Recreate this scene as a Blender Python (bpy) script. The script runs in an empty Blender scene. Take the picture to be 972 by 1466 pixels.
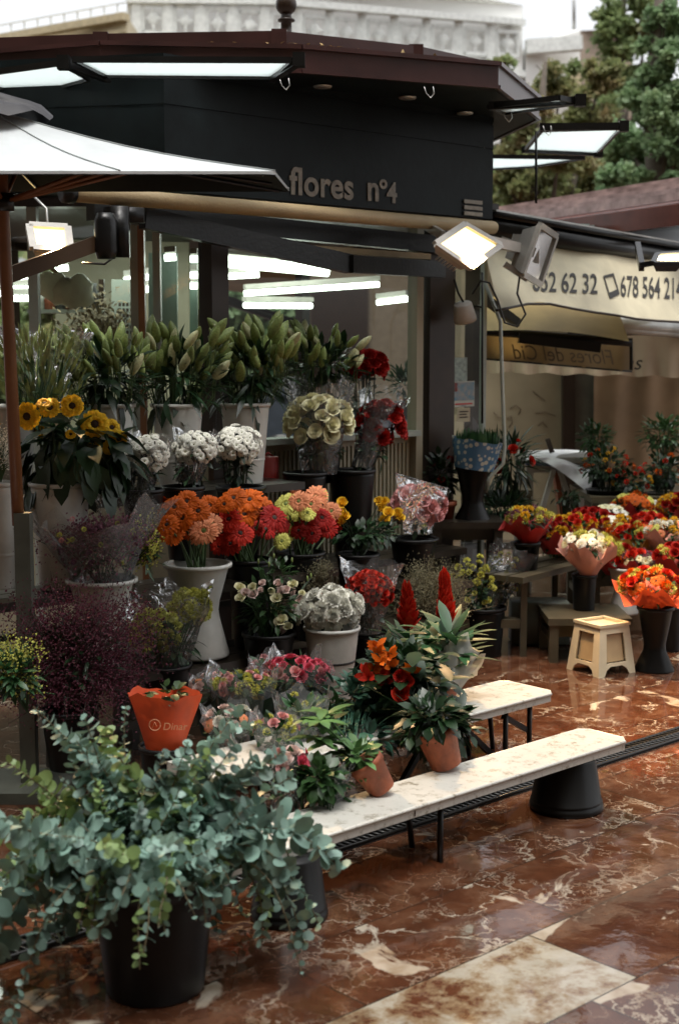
import bpy, math, random
from mathutils import Vector, Matrix, Quaternion
R = math.radians
sc = bpy.context.scene
COL = sc.collection
# ---------------------------------------------------------------- camera
PITCH, HC, FPX = R(6.8), 1.6, 2036.0
cd = bpy.data.cameras.new('camera'); cam = bpy.data.objects.new('camera', cd); COL.objects.link(cam)
cam.location = (0, 0, HC); cam.rotation_euler = (R(90) - PITCH, 0, 0)
cd.sensor_fit = 'VERTICAL'; cd.sensor_height = 36.0; cd.lens = 36.0 * FPX / 1466.0
cd.clip_start = 0.05; cd.clip_end = 1000
cd.dof.use_dof = True; cd.dof.focus_distance = 5.4; cd.dof.aperture_fstop = 3.2
sc.camera = cam
# ---------------------------------------------------------------- world, sun, exposure
w = bpy.data.worlds.new('World'); sc.world = w; w.use_nodes = True
nt = w.node_tree; bg = nt.nodes['Background']
sky = nt.nodes.new('ShaderNodeTexSky'); sky.sky_type = 'NISHITA'; sky.sun_disc = False
sky.sun_elevation = R(77); sky.sun_rotation = R(150); sky.air_density = 1.0; sky.dust_density = 4.0; sky.ozone_density = 1.0
hs = nt.nodes.new('ShaderNodeHueSaturation'); hs.inputs['Saturation'].default_value = 0.12
nt.links.new(sky.outputs[0], hs.inputs['Color']); nt.links.new(hs.outputs[0], bg.inputs['Color'])
bg.inputs['Strength'].default_value = 0.15
sd = bpy.data.lights.new('sun', 'SUN'); so = bpy.data.objects.new('sun', sd); COL.objects.link(so)
sd.energy = 0.9; sd.angle = R(18); sd.color = (1, 0.95, 0.88)
so.rotation_euler = (R(13), 0, R(150 - 180 + 10))
sc.view_settings.view_transform = 'Standard'; sc.view_settings.look = 'None'
sc.view_settings.exposure = 0.95; sc.view_settings.gamma = 1.0; sc.view_settings.use_curve_mapping = False
sc.cycles.max_bounces = 8; sc.cycles.transparent_max_bounces = 24; sc.cycles.diffuse_bounces = 3
sc.cycles.glossy_bounces = 3; sc.cycles.transmission_bounces = 4; sc.cycles.sample_clamp_indirect = 4.0
sc.cycles.caustics_reflective = False; sc.cycles.caustics_refractive = False
sc.cycles.use_denoising = True

# ---------------------------------------------------------------- placing helpers (metres; kiosk frame: s along its front, w outward)
def ray(px, py):
    v = (733 - py) / FPX
    return Vector(((px - 486) / FPX, math.cos(PITCH) + v * math.sin(PITCH), -math.sin(PITCH) + v * math.cos(PITCH)))
def G(px, py, z=0.0):
    r = ray(px, py); return Vector((0, 0, HC)) + r * ((z - HC) / r.z)
def P(px, py, Y):
    r = ray(px, py); return Vector((0, 0, HC)) + r * (Y / r.y)
AZ = R(47.2); U = Vector((math.sin(AZ), math.cos(AZ), 0)); N = Vector((math.cos(AZ), -math.sin(AZ), 0)); O = Vector((-.617, 6.8, 0))
def L(s, w_, z=0.0): return O + U * s + N * w_ + Vector((0, 0, z))
def W(px, py, w_):
    r = ray(px, py); return Vector((0, 0, HC)) + r * ((w_ + O.dot(N)) / r.dot(N))
Z = Vector((0, 0, 1))
RU = Matrix((( U.x, N.x, 0), (U.y, N.y, 0), (0, 0, 1)))          # columns: along, outward, up (left-handed is fine for boxes)
rnd = random.Random(7)

# ---------------------------------------------------------------- mesh builder
class MB:
    def __init__(s): s.v = []; s.f = []; s.m = []; s.mi = 0
    def vert(s, p): s.v.append((p[0], p[1], p[2])); return len(s.v) - 1
    def face(s, ids): s.f.append(tuple(ids)); s.m.append(s.mi)
    def poly(s, pts): s.face([s.vert(p) for p in pts])
    def box(s, c, size, M=None):
        c = Vector(c); hx, hy, hz = size[0] / 2, size[1] / 2, size[2] / 2; b = len(s.v)
        for x, y, z in ((-1,-1,-1),(1,-1,-1),(1,1,-1),(-1,1,-1),(-1,-1,1),(1,-1,1),(1,1,1),(-1,1,1)):
            q = Vector((x*hx, y*hy, z*hz)); q = M @ q if M else q; s.vert(c + q)
        for q in ((0,3,2,1),(4,5,6,7),(0,1,5,4),(1,2,6,5),(2,3,7,6),(3,0,4,7)): s.face([b+i for i in q])
        return s
    def slab(s, a, b, wd, th, up=Z):
        """bar from a to b, wd across, th along up"""
        a, b = Vector(a), Vector(b); d = (b - a); ln = d.length; d.normalize()
        x = d.cross(up).normalized(); y = x.cross(d).normalized()
        M = Matrix((x, d, y)).transposed()
        return s.box((a + b) / 2, (wd, ln, th), M)
    def prism(s, pts, off):
        """extrude polygon pts by vector off"""
        off = Vector(off); n = len(pts); a = [s.vert(p) for p in pts]; b = [s.vert(Vector(p) + off) for p in pts]
        s.face(a[::-1]); s.face(b)
        for i in range(n): j = (i + 1) % n; s.face((a[i], a[j], b[j], b[i]))
        return s
    def tube(s, pts, r, n=6, cap=True):
        pts = [Vector(p) for p in pts]; k = len(pts)
        rr = r if isinstance(r, (list, tuple)) else [r] * k
        ref = None; rings = []
        for i, p in enumerate(pts):
            d = (pts[min(i+1, k-1)] - pts[max(i-1, 0)]).normalized()
            if ref is None: ref = d.orthogonal().normalized()
            ref = (ref - d * ref.dot(d)).normalized(); b = d.cross(ref)
            rings.append([s.vert(p + (ref * math.cos(2*math.pi*j/n) + b * math.sin(2*math.pi*j/n)) * rr[i]) for j in range(n)])
        for i in range(k-1):
            for j in range(n): q = (j+1) % n; s.face((rings[i][j], rings[i][q], rings[i+1][q], rings[i+1][j]))
        if cap: s.face(rings[0][::-1]); s.face(rings[-1])
        return s
    def lathe(s, c, prof, n=24, wob=0.0, seed=0, M=None):
        """prof: list of (radius, z); wob: relative ripple growing upward"""
        c = Vector(c); rg = random.Random(seed); ph = [rg.uniform(0, 6.28) for _ in range(4)]; rings = []
        zmin = min(p[1] for p in prof); zmax = max(p[1] for p in prof)
        for (r, z) in prof:
            t = (z - zmin) / max(zmax - zmin, 1e-6); ring = []
            for j in range(n):
                a = 2*math.pi*j/n
                rr = r * (1 + wob * t * (math.sin(3*a+ph[0]) * .5 + math.sin(7*a+ph[1]) * .35 + math.sin(11*a+ph[2]) * .25))
                zz = z + wob * t * t * r * .8 * math.sin(5*a + ph[3])
                q = Vector((rr*math.cos(a), rr*math.sin(a), zz)); q = M @ q if M else q
                ring.append(s.vert(c + q))
            rings.append(ring)
        for i in range(len(rings)-1):
            for j in range(n): q = (j+1) % n; s.face((rings[i][j], rings[i][q], rings[i+1][q], rings[i+1][j]))
        return s
    def disc(s, c, r, n=16, M=None):
        c = Vector(c); ids = []
        for j in range(n):
            q = Vector((r*math.cos(2*math.pi*j/n), r*math.sin(2*math.pi*j/n), 0)); q = M @ q if M else q; ids.append(s.vert(c+q))
        s.face(ids); return s
    def ball(s, c, r, n=10, m=7, sq=(1,1,1), M=None):
        c = Vector(c); prof = []
        rings = []
        for i in range(m+1):
            t = math.pi*i/m; ring = []
            for j in range(n):
                a = 2*math.pi*j/n; q = Vector((math.sin(t)*math.cos(a)*sq[0], math.sin(t)*math.sin(a)*sq[1], -math.cos(t)*sq[2])) * r
                q = M @ q if M else q; ring.append(s.vert(c+q))
            rings.append(ring)
        for i in range(m):
            for j in range(n): q = (j+1) % n; s.face((rings[i][j], rings[i][q], rings[i+1][q], rings[i+1][j]))
        return s
    def leaf(s, p, d, up, ln, wd, curl=0.3, seg=3, fold=0.15, tip=1.0):
        """lanceolate leaf from p along d, face normal about up, drooping by curl"""
        p = Vector(p); d = Vector(d).normalized(); x = d.cross(up)
        if x.length < 1e-4: x = d.orthogonal()
        x.normalize(); nn = x.cross(d).normalized(); prev = None
        for i in range(seg+1):
            t = i/seg; wv = wd * .5 * math.sin(math.pi * min(1, (t*.86+.07)**tip)); c = p + d*(ln*t) - nn*(curl*ln*t*t)
            if i == seg: cur = [s.vert(c)]
            elif i == 0: cur = [s.vert(c)]
            else: cur = [s.vert(c + x*wv + nn*(fold*wv)), s.vert(c), s.vert(c - x*wv + nn*(fold*wv))]
            if prev is not None:
                if len(prev) == 1 and len(cur) == 3: s.face((prev[0], cur[1], cur[0])); s.face((prev[0], cur[2], cur[1]))
                elif len(prev) == 3 and len(cur) == 3:
                    s.face((prev[0], prev[1], cur[1], cur[0])); s.face((prev[1], prev[2], cur[2], cur[1]))
                elif len(prev) == 3: s.face((prev[0], prev[1], cur[0])); s.face((prev[1], prev[2], cur[0]))
            prev = cur
        return s
    def sheet(s, fn, nu, nv):
        g = [[s.vert(fn(i/nu, j/nv)) for i in range(nu+1)] for j in range(nv+1)]
        for j in range(nv):
            for i in range(nu): s.face((g[j][i], g[j][i+1], g[j+1][i+1], g[j+1][i]))
        return s
    def data(s, name, mats, o=(0,0,0), smooth=True):
        me = bpy.data.meshes.new(name); o = Vector(o)
        me.from_pydata([(p[0]-o[0], p[1]-o[1], p[2]-o[2]) for p in s.v], [], s.f)
        for m in (mats if isinstance(mats, (list, tuple)) else [mats]): me.materials.append(m)
        me.polygons.foreach_set('material_index', s.m)
        me.polygons.foreach_set('use_smooth', [smooth]*len(s.f)); me.update(); return me
def wpos(o):
    v = Vector((0,0,0))
    while o is not None: v = v + o.location; o = o.parent
    return v
def part(name, mb, mat, parent, smooth=True, label=None, kind=None):
    """mesh built in world coordinates, parented to a thing (all things sit unrotated)"""
    o = bpy.data.objects.new(name, mb.data(name, mat, wpos(parent), smooth)); COL.objects.link(o); o.parent = parent
    if label: o['label'] = label
    if kind: o['kind'] = kind
    return o
def thing(name, label, cat, loc, group=None):
    o = bpy.data.objects.new(name, None); COL.objects.link(o); o.location = loc; o.empty_display_size = .05
    o['label'] = label; o['category'] = cat
    if group: o['group'] = group
    return o
def single(name, mb, mat, label, cat, loc, group=None, smooth=True):
    o = bpy.data.objects.new(name, mb.data(name, mat, loc, smooth)); COL.objects.link(o); o.location = loc
    o['label'] = label; o['category'] = cat
    if group: o['group'] = group
    return o
def struct(name, mb, mat, smooth=False, kind='structure'):
    o = bpy.data.objects.new(name, mb.data(name, mat, (0,0,0), smooth)); COL.objects.link(o); o['kind'] = kind; return o
def inst(name, me, parent, loc, d=Z, roll=0.0, sca=1.0):
    o = bpy.data.objects.new(name, me); COL.objects.link(o); o.parent = parent
    o.location = Vector(loc) - wpos(parent) if parent is not None else loc
    q = Z.rotation_difference(Vector(d).normalized()) @ Quaternion(Z, roll)
    o.rotation_mode = 'QUATERNION'; o.rotation_quaternion = q
    o.scale = (sca, sca, sca) if not isinstance(sca, (tuple, list)) else sca
    return o
def textmesh(body, size, mat, bold=0.0, shear=0.0, name='lettering', depth=0.002, sx=1.0, mirror=False, spacing=1.0):
    c = bpy.data.curves.new(name, 'FONT'); c.body = body; c.size = size; c.offset = bold; c.shear = shear
    c.extrude = depth; c.space_character = spacing; c.align_x = 'LEFT'
    t = bpy.data.objects.new('tmp', c); COL.objects.link(t)
    dg = bpy.context.evaluated_depsgraph_get(); me = bpy.data.meshes.new_from_object(t.evaluated_get(dg))
    bpy.data.objects.remove(t); bpy.data.curves.remove(c); me.name = name
    mb = MB(); k = -1 if mirror else 1
    for v in me.vertices: mb.v.append((v.co.x * sx * k, v.co.y, v.co.z))
    for p in me.polygons: mb.face(list(p.vertices))
    return mb
def warp(mb, fn):
    mb.v = [tuple(fn(Vector(p))) for p in mb.v]; return mb

# ---------------------------------------------------------------- materials
def mat(name, col, rough=0.6, metal=0.0, var=0.15, scale=8.0, col2=None, transl=0.0, bump=0.0, bscale=60.0, rand=0.0, spec=0.5, coat=0.0, detail=3.0):
    m = bpy.data.materials.new(name); m.use_nodes = True; t = m.node_tree; b = t.nodes['Principled BSDF']
    b.inputs['Roughness'].default_value = rough; b.inputs['Metallic'].default_value = metal
    b.inputs['Specular IOR Level'].default_value = spec; b.inputs['Coat Weight'].default_value = coat; b.inputs['Coat Roughness'].default_value = 0.08
    tc = t.nodes.new('ShaderNodeTexCoord'); nz = t.nodes.new('ShaderNodeTexNoise'); nz.inputs['Scale'].default_value = scale
    nz.inputs['Detail'].default_value = detail
    t.links.new(tc.outputs['Object'], nz.inputs['Vector'])
    rp = t.nodes.new('ShaderNodeValToRGB'); rp.color_ramp.elements[0].position = .3; rp.color_ramp.elements[1].position = .7
    c2 = col2 or tuple(min(1, c*(1+var)) for c in col); c1 = tuple(c*(1-var) for c in col) if not col2 else col
    rp.color_ramp.elements[0].color = (*c1, 1); rp.color_ramp.elements[1].color = (*c2, 1)
    t.links.new(nz.outputs['Fac'], rp.inputs['Fac']); out = rp.outputs['Color']
    if rand:
        oi = t.nodes.new('ShaderNodeObjectInfo'); mr = t.nodes.new('ShaderNodeMapRange')
        mr.inputs['To Min'].default_value = 1-rand; mr.inputs['To Max'].default_value = 1+rand
        t.links.new(oi.outputs['Random'], mr.inputs['Value'])
        h = t.nodes.new('ShaderNodeHueSaturation'); t.links.new(mr.outputs[0], h.inputs['Value']); t.links.new(out, h.inputs['Color']); out = h.outputs['Color']
    t.links.new(out, b.inputs['Base Color'])
    if bump:
        n2 = t.nodes.new('ShaderNodeTexNoise'); n2.inputs['Scale'].default_value = bscale; t.links.new(tc.outputs['Object'], n2.inputs['Vector'])
        bp = t.nodes.new('ShaderNodeBump'); bp.inputs['Strength'].default_value = bump; bp.inputs['Distance'].default_value = 0.01
        t.links.new(n2.outputs['Fac'], bp.inputs['Height']); t.links.new(bp.outputs[0], b.inputs['Normal'])
    if transl:
        tr = t.nodes.new('ShaderNodeBsdfTranslucent'); t.links.new(out, tr.inputs['Color'])
        mx = t.nodes.new('ShaderNodeMixShader'); mx.inputs[0].default_value = transl
        t.links.new(b.outputs[0], mx.inputs[1]); t.links.new(tr.outputs[0], mx.inputs[2])
        t.links.new(mx.outputs[0], t.nodes['Material Output'].inputs['Surface'])
    return m
def emit(name, col, strength):
    m = bpy.data.materials.new(name); m.use_nodes = True; t = m.node_tree; t.nodes.clear()
    e = t.nodes.new('ShaderNodeEmission'); e.inputs[0].default_value = (*col, 1); e.inputs[1].default_value = strength
    o = t.nodes.new('ShaderNodeOutputMaterial'); t.links.new(e.outputs[0], o.inputs[0]); return m
def clear(name, tint=(1,1,1), gl=0.05, rough=0.05, bump=0.0, bscale=20.0, milky=0.0, fres=1.35):
    m = bpy.data.materials.new(name); m.use_nodes = True; t = m.node_tree; t.nodes.clear()
    tr = t.nodes.new('ShaderNodeBsdfTransparent'); tr.inputs[0].default_value = (*tint, 1)
    g = t.nodes.new('ShaderNodeBsdfGlossy'); g.inputs['Roughness'].default_value = rough
    f = t.nodes.new('ShaderNodeFresnel'); f.inputs['IOR'].default_value = fres
    ad = t.nodes.new('ShaderNodeMath'); ad.operation = 'ADD'; ad.inputs[1].default_value = gl; ad.use_clamp = True
    t.links.new(f.outputs[0], ad.inputs[0]); mx = t.nodes.new('ShaderNodeMixShader')
    t.links.new(ad.outputs[0], mx.inputs[0]); t.links.new(tr.outputs[0], mx.inputs[1]); t.links.new(g.outputs[0], mx.inputs[2]); last = mx
    if bump:
        tc = t.nodes.new('ShaderNodeTexCoord'); n2 = t.nodes.new('ShaderNodeTexNoise'); n2.inputs['Scale'].default_value = bscale; n2.inputs['Distortion'].default_value = 1.5
        bp = t.nodes.new('ShaderNodeBump'); bp.inputs['Strength'].default_value = bump; bp.inputs['Distance'].default_value = .02
        t.links.new(tc.outputs['Object'], n2.inputs['Vector']); t.links.new(n2.outputs['Fac'], bp.inputs['Height'])
        t.links.new(bp.outputs[0], g.inputs['Normal']); t.links.new(bp.outputs[0], f.inputs['Normal'])
    if milky:
        d = t.nodes.new('ShaderNodeBsdfDiffuse'); d.inputs[0].default_value = (.8,.82,.84,1); m2 = t.nodes.new('ShaderNodeMixShader'); m2.inputs[0].default_value = milky
        t.links.new(last.outputs[0], m2.inputs[1]); t.links.new(d.outputs[0], m2.inputs[2]); last = m2
    o = t.nodes.new('ShaderNodeOutputMaterial'); t.links.new(last.outputs[0], o.inputs[0]); return m
def veil(name, col, transp=0.3, transl=0.6):
    """frosted translucent sheet"""
    m = bpy.data.materials.new(name); m.use_nodes = True; t = m.node_tree; t.nodes.clear()
    d = t.nodes.new('ShaderNodeBsdfDiffuse'); d.inputs[0].default_value = (*col, 1); tl = t.nodes.new('ShaderNodeBsdfTranslucent'); tl.inputs[0].default_value = (*col, 1)
    tp = t.nodes.new('ShaderNodeBsdfTransparent'); m1 = t.nodes.new('ShaderNodeMixShader'); m1.inputs[0].default_value = transl
    t.links.new(d.outputs[0], m1.inputs[1]); t.links.new(tl.outputs[0], m1.inputs[2])
    m2 = t.nodes.new('ShaderNodeMixShader'); m2.inputs[0].default_value = transp; t.links.new(m1.outputs[0], m2.inputs[1]); t.links.new(tp.outputs[0], m2.inputs[2])
    o = t.nodes.new('ShaderNodeOutputMaterial'); t.links.new(m2.outputs[0], o.inputs[0]); return m

M = {}
M['maroon'] = mat('maroon painted metal', (.048,.018,.016), .35, var=.25, scale=5, bump=.1, bscale=200)
M['roofdirt'] = mat('wet roof sheet with litter', (.16,.12,.10), .35, var=.5, scale=14, detail=8)
M['fascia'] = mat('dark green black panel', (.005,.0085,.009), .45, var=.6, scale=5, bump=.08, bscale=30, spec=.16, detail=10)
M['letters'] = mat('dull putty letters', (.27,.24,.19), .5, var=.3, scale=30, detail=8)
M['blackmetal'] = mat('black wet metal', (.008,.008,.0075), .3, var=.3, bump=.1, spec=.3)
M['darkbrown'] = mat('dark brown anodised post', (.032,.02,.013), .35, var=.25, scale=6, spec=.35)
M['cream'] = mat('cream painted panel', (.34,.31,.22), .5, var=.12, scale=3)
M['beige'] = mat('beige ceiling board', (.45,.38,.28), .6, var=.1, scale=2)
M['greyframe'] = mat('grey green aluminium', (.30,.33,.29), .4, var=.15, scale=5)
M['roll'] = mat('beige rolled awning cloth', (.34,.25,.13), .65, var=.15, scale=6, bump=.2, bscale=90)
M['glass'] = clear('window glass', (.93,.97,.95), gl=.02, rough=.02, fres=1.45)
M['cello'] = clear('crinkled cellophane', (.97,.98,.98), gl=.045, rough=.09, bump=.9, bscale=15, milky=.03, fres=1.36)
M['cellomilk'] = clear('cloudy cellophane', (.95,.96,.96), gl=.045, rough=.14, bump=.8, bscale=16, milky=.12, fres=1.33)
M['canvas'] = mat('off white umbrella canvas', (.60,.64,.65), .75, var=.12, scale=4, transl=.12, bump=.5, bscale=9, detail=8)
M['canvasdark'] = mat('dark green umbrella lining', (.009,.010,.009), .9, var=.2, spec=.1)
M['wood'] = mat('varnished orange wood pole', (.20,.085,.035), .35, var=.25, scale=4, bump=.1)
M['whiteplastic'] = mat('scuffed white plastic', (.52,.52,.48), .42, var=.16, scale=9, detail=8, bump=.1, bscale=50)
M['blackplastic'] = mat('black plastic bucket', (.006,.006,.0058), .36, var=.2, scale=8, spec=.24)
M['creamplastic'] = mat('cream plastic stool', (.58,.50,.34), .4, var=.10, scale=10, detail=6)
M['terracotta'] = mat('terracotta plastic pot', (.26,.068,.027), .6, var=.35, scale=22, detail=10, bump=.15, bscale=90)
M['shelf'] = mat('wet weathered shelf board', (.022,.017,.012), .3, var=.35, scale=9, detail=6)
M['table'] = mat('dull olive table wood', (.065,.055,.034), .35, var=.25, scale=7, detail=6)
M['cable'] = mat('black cable', (.02,.02,.02), .5)
M['alu'] = mat('worn aluminium', (.42,.42,.40), .35, metal=.6, var=.15)
M['lampwhite'] = mat('white lamp housing', (.5,.48,.44), .4)
M['lens'] = clear('lamp lens', (.8,.85,.8), gl=.12, rough=.1)
M['reflector'] = mat('lamp reflector', (.55,.55,.5), .2, metal=.9)
M['warm'] = emit('floodlight glow', (1,.70,.27), 2.6)
M['warm2'] = emit('small floodlight glow', (1,.8,.45), 16)
M['tube'] = emit('fluorescent tube', (.88,1,.86), 4)
M['stem'] = mat('green stems', (.05,.095,.03), .5, var=.3)
M['leafdark'] = mat('dark green leaves', (.012,.034,.011), .38, var=.45, scale=9, transl=.15, rand=.2)
M['leaf'] = mat('green leaves', (.026,.068,.018), .4, var=.4, scale=9, transl=.2, rand=.2)
M['leafmid'] = mat('mid green leaves', (.024,.075,.024), .42, var=.4, scale=9, transl=.22, rand=.2)
M['budgreen'] = mat('pale green lily bud', (.19,.25,.075), .45, var=.3, scale=14, transl=.12, rand=.25)
M['budpale'] = mat('cream lily bud', (.46,.47,.26), .45, var=.2, scale=14, transl=.15, rand=.15)
M['euc'] = mat('blue green eucalyptus leaf', (.18,.29,.24), .45, var=.45, scale=7, transl=.16, rand=.25)
M['eucyel'] = mat('yellow green eucalyptus leaf', (.19,.28,.10), .5, var=.3, scale=7, transl=.22, rand=.2)
M['twig'] = mat('reddish twig', (.13,.10,.05), .6)
M['core'] = mat('dark flower centre', (.03,.015,.008), .8)
M['corey'] = mat('yellow flower centre', (.42,.26,.03), .8)
M['coreg'] = mat('green flower centre', (.12,.15,.03), .8)
def petal(n, c, c2=None, **k): M[n] = mat(n.replace('_', ' ') + ' petals', c, .6, var=.22, scale=18, transl=.14, rand=.18, col2=c2, spec=.2, **k); return M[n]
petal('orange', (.56,.105,.006)); petal('salmon', (.66,.25,.12)); petal('red', (.32,.010,.006)); petal('scarlet', (.46,.022,.009))
petal('yellow', (.72,.44,.03)); petal('lemon', (.56,.55,.13)); petal('white', (.80,.79,.70)); petal('ivory', (.66,.63,.40)); petal('pink', (.66,.33,.32))
petal('hotpink', (.62,.09,.14)); petal('darkred', (.22,.012,.012)); petal('purple', (.13,.05,.09)); petal('mauve', (.20,.085,.115)); petal('wine', (.085,.022,.035))
petal('dryflower', (.16,.145,.085)); petal('yellowgreen', (.48,.48,.11)); petal('sunyellow', (.80,.52,.03)); petal('blush', (.68,.52,.47))
def paper(n, c, **k): M[n] = mat(n, c, .55, var=.12, scale=7, transl=.12, bump=.5, bscale=14, **k)
paper('orange paper', (.55,.075,.02)); paper('red paper', (.30,.014,.012)); paper('dusty pink paper', (.50,.23,.18)); paper('amber paper', (.45,.22,.04)); paper('dark green paper', (.012,.03,.015))
paper('white sheet', (.80,.82,.84))
# ---------------------------------------------------------------- ground: wet red marble slabs
def marble():
    m = bpy.data.materials.new('wet red marble slabs'); m.use_nodes = True; t = m.node_tree; nd = t.nodes; lk = t.links.new; b = nd['Principled BSDF']
    def mt(op, a, b_=None, clamp=False):
        q = nd.new('ShaderNodeMath'); q.operation = op; q.use_clamp = clamp
        for i, x in enumerate((a, b_)):
            if x is None: continue
            if isinstance(x, (int, float)): q.inputs[i].default_value = x
            else: lk(x, q.inputs[i])
        return q.outputs[0]
    def ramp(x, stops):
        r = nd.new('ShaderNodeValToRGB'); cr = r.color_ramp
        while len(cr.elements) < len(stops): cr.elements.new(.5)
        for e, (p_, c) in zip(cr.elements, stops): e.position = p_; e.color = (*c, 1) if len(c) == 3 else c
        lk(x, r.inputs[0]); return r.outputs[0]
    def mix(f, a, b_, typ='MIX'):
        q = nd.new('ShaderNodeMix'); q.data_type = 'RGBA'; q.blend_type = typ
        for s_, x in ((0, f), (6, a), (7, b_)):
            if isinstance(x, tuple): q.inputs[s_].default_value = (*x, 1)
            elif isinstance(x, (int, float)): q.inputs[s_].default_value = x
            else: lk(x, q.inputs[s_])
        return q.outputs[2]
    g = nd.new('ShaderNodeNewGeometry'); mp = nd.new('ShaderNodeMapping'); mp.vector_type = 'TEXTURE'
    mp.inputs['Location'].default_value = (O.x, O.y, 0); mp.inputs['Rotation'].default_value = (0, 0, R(90) - AZ)
    lk(g.outputs['Position'], mp.inputs['Vector'])
    sp = nd.new('ShaderNodeSeparateXYZ'); lk(mp.outputs[0], sp.inputs[0]); sx, sy = sp.outputs[0], sp.outputs[1]   # sy = -w
    row = mt('DIVIDE', mt('ADD', sy, 3.04), .355); ri = mt('FLOOR', row); rf = mt('FRACT', row)
    wn = nd.new('ShaderNodeTexWhiteNoise'); wn.noise_dimensions = '1D'; lk(ri, wn.inputs['W'])
    cx = mt('DIVIDE', mt('ADD', mt('ADD', sx, 1.274 + .61 + 40), mt('MULTIPLY', ri, .61)), .80); ci = mt('FLOOR', cx); cf = mt('FRACT', cx)
    # joint mask
    er = mt('MINIMUM', rf, mt('SUBTRACT', 1, rf)); ec = mt('MINIMUM', cf, mt('SUBTRACT', 1, cf))
    dj = mt('MINIMUM', mt('MULTIPLY', er, .355), mt('MULTIPLY', ec, .80)); joint = mt('LESS_THAN', dj, .0022)
    cid = nd.new('ShaderNodeCombineXYZ'); lk(ri, cid.inputs[0]); lk(ci, cid.inputs[1])
    w2 = nd.new('ShaderNodeTexWhiteNoise'); w2.noise_dimensions = '3D'; lk(cid.outputs[0], w2.inputs['Vector'])
    sc_ = nd.new('ShaderNodeVectorMath'); sc_.operation = 'SCALE'; sc_.inputs['Scale'].default_value = 40; lk(w2.outputs['Color'], sc_.inputs[0])
    ad = nd.new('ShaderNodeVectorMath'); lk(mp.outputs[0], ad.inputs[0]); lk(sc_.outputs[0], ad.inputs[1]); vec = ad.outputs[0]
    def noise(s_, d, dist=0., v=None, rg=.5):
        q = nd.new('ShaderNodeTexNoise'); q.inputs['Scale'].default_value = s_; q.inputs['Detail'].default_value = d; q.inputs['Distortion'].default_value = dist
        q.inputs['Roughness'].default_value = rg; lk(v or vec, q.inputs['Vector']); return q
    base = ramp(noise(7, 10, .35, rg=.72).outputs['Fac'], [(.3, (.048,.017,.009)), (.5, (.100,.037,.018)), (.70, (.20,.10,.056))])
    # veins: warped voronoi edges at two scales, broken up by a mask
    nw = noise(3.0, 7, 0, rg=.6); off = nd.new('ShaderNodeVectorMath'); off.operation = 'SCALE'; off.inputs['Scale'].default_value = .6; lk(nw.outputs['Color'], off.inputs[0])
    a2 = nd.new('ShaderNodeVectorMath'); lk(vec, a2.inputs[0]); lk(off.outputs[0], a2.inputs[1])
    def veins(s_, wd):
        vo = nd.new('ShaderNodeTexVoronoi'); vo.feature = 'DISTANCE_TO_EDGE'; vo.inputs['Scale'].default_value = s_; lk(a2.outputs[0], vo.inputs['Vector'])
        wdt = mt('MULTIPLY', mt('POWER', noise(8, 5).outputs['Fac'], 2.0), wd)
        return mt('SUBTRACT', 1, mt('DIVIDE', vo.outputs['Distance'], wdt), True)
    msk = ramp(noise(2.3, 3).outputs['Fac'], [(.46, (0,0,0)), (.60, (1,1,1))])
    v1 = mt('MULTIPLY', veins(3.4, .10), msk); v2 = mt('MULTIPLY', veins(10, .12), ramp(noise(3.4, 3).outputs['Fac'], [(.44, (0,0,0)), (.62, (.7,.7,.7))]))
    blot = ramp(noise(3.0, 7, .9, rg=.55).outputs['Fac'], [(.625, (0,0,0)), (.65, (1,1,1))])
    v3 = mt('MULTIPLY', mt('MULTIPLY', veins(1.9, .06), .9), ramp(noise(1.6, 2).outputs['Fac'], [(.45, (0,0,0)), (.55, (1,1,1))]))
    vv = mt('MAXIMUM', mt('MAXIMUM', v3, mt('MAXIMUM', v1, v2)), blot)
    veincol = ramp(noise(14, 4).outputs['Fac'], [(.3, (.34,.25,.16)), (.6, (.58,.52,.42))])
    c = mix(mt('MULTIPLY', vv, .9), base, veincol)
    pale = mt('MAXIMUM', mt('GREATER_THAN', w2.outputs['Value'], .975), mt('MULTIPLY', mt('COMPARE', ri, -1), mt('COMPARE', ci, 49)))                    # an occasional pale slab
    pc = ramp(noise(4.5, 12, .15, rg=.74).outputs['Fac'], [(.40, (.12,.04,.018)), (.455, (.30,.21,.12)), (.53, (.50,.47,.38)), (.7, (.62,.62,.57))])
    c = mix(mt('MULTIPLY', pale, .85), c, pc)
    hv = nd.new('ShaderNodeHueSaturation'); lk(c, hv.inputs['Color']); lk(mt('ADD', .60, mt('MULTIPLY', wn.outputs['Value'], .1)), hv.inputs['Value'])
    c = mix(joint, hv.outputs[0], (.018,.012,.008))
    lk(c, b.inputs['Base Color'])
    wet = nd.new('ShaderNodeTexNoise'); wet.inputs['Scale'].default_value = 1.7; wet.inputs['Detail'].default_value = 4; lk(mp.outputs[0], wet.inputs['Vector'])
    rr = ramp(wet.outputs['Fac'], [(.38, (.025,.025,.025)), (.62, (.09,.09,.09))]); lk(rr, b.inputs['Roughness'])
    b.inputs['Specular IOR Level'].default_value = .62
    rip = nd.new('ShaderNodeTexNoise'); rip.inputs['Scale'].default_value = 55; rip.inputs['Detail'].default_value = 2; lk(mp.outputs[0], rip.inputs['Vector'])
    rip2 = nd.new('ShaderNodeTexNoise'); rip2.inputs['Scale'].default_value = 9; lk(mp.outputs[0], rip2.inputs['Vector'])
    hsum = mt('SUBTRACT', mt('ADD', mt('MULTIPLY', rip.outputs['Fac'], .05), mt('MULTIPLY', rip2.outputs['Fac'], .35)), mt('MULTIPLY', joint, .5))
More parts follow.
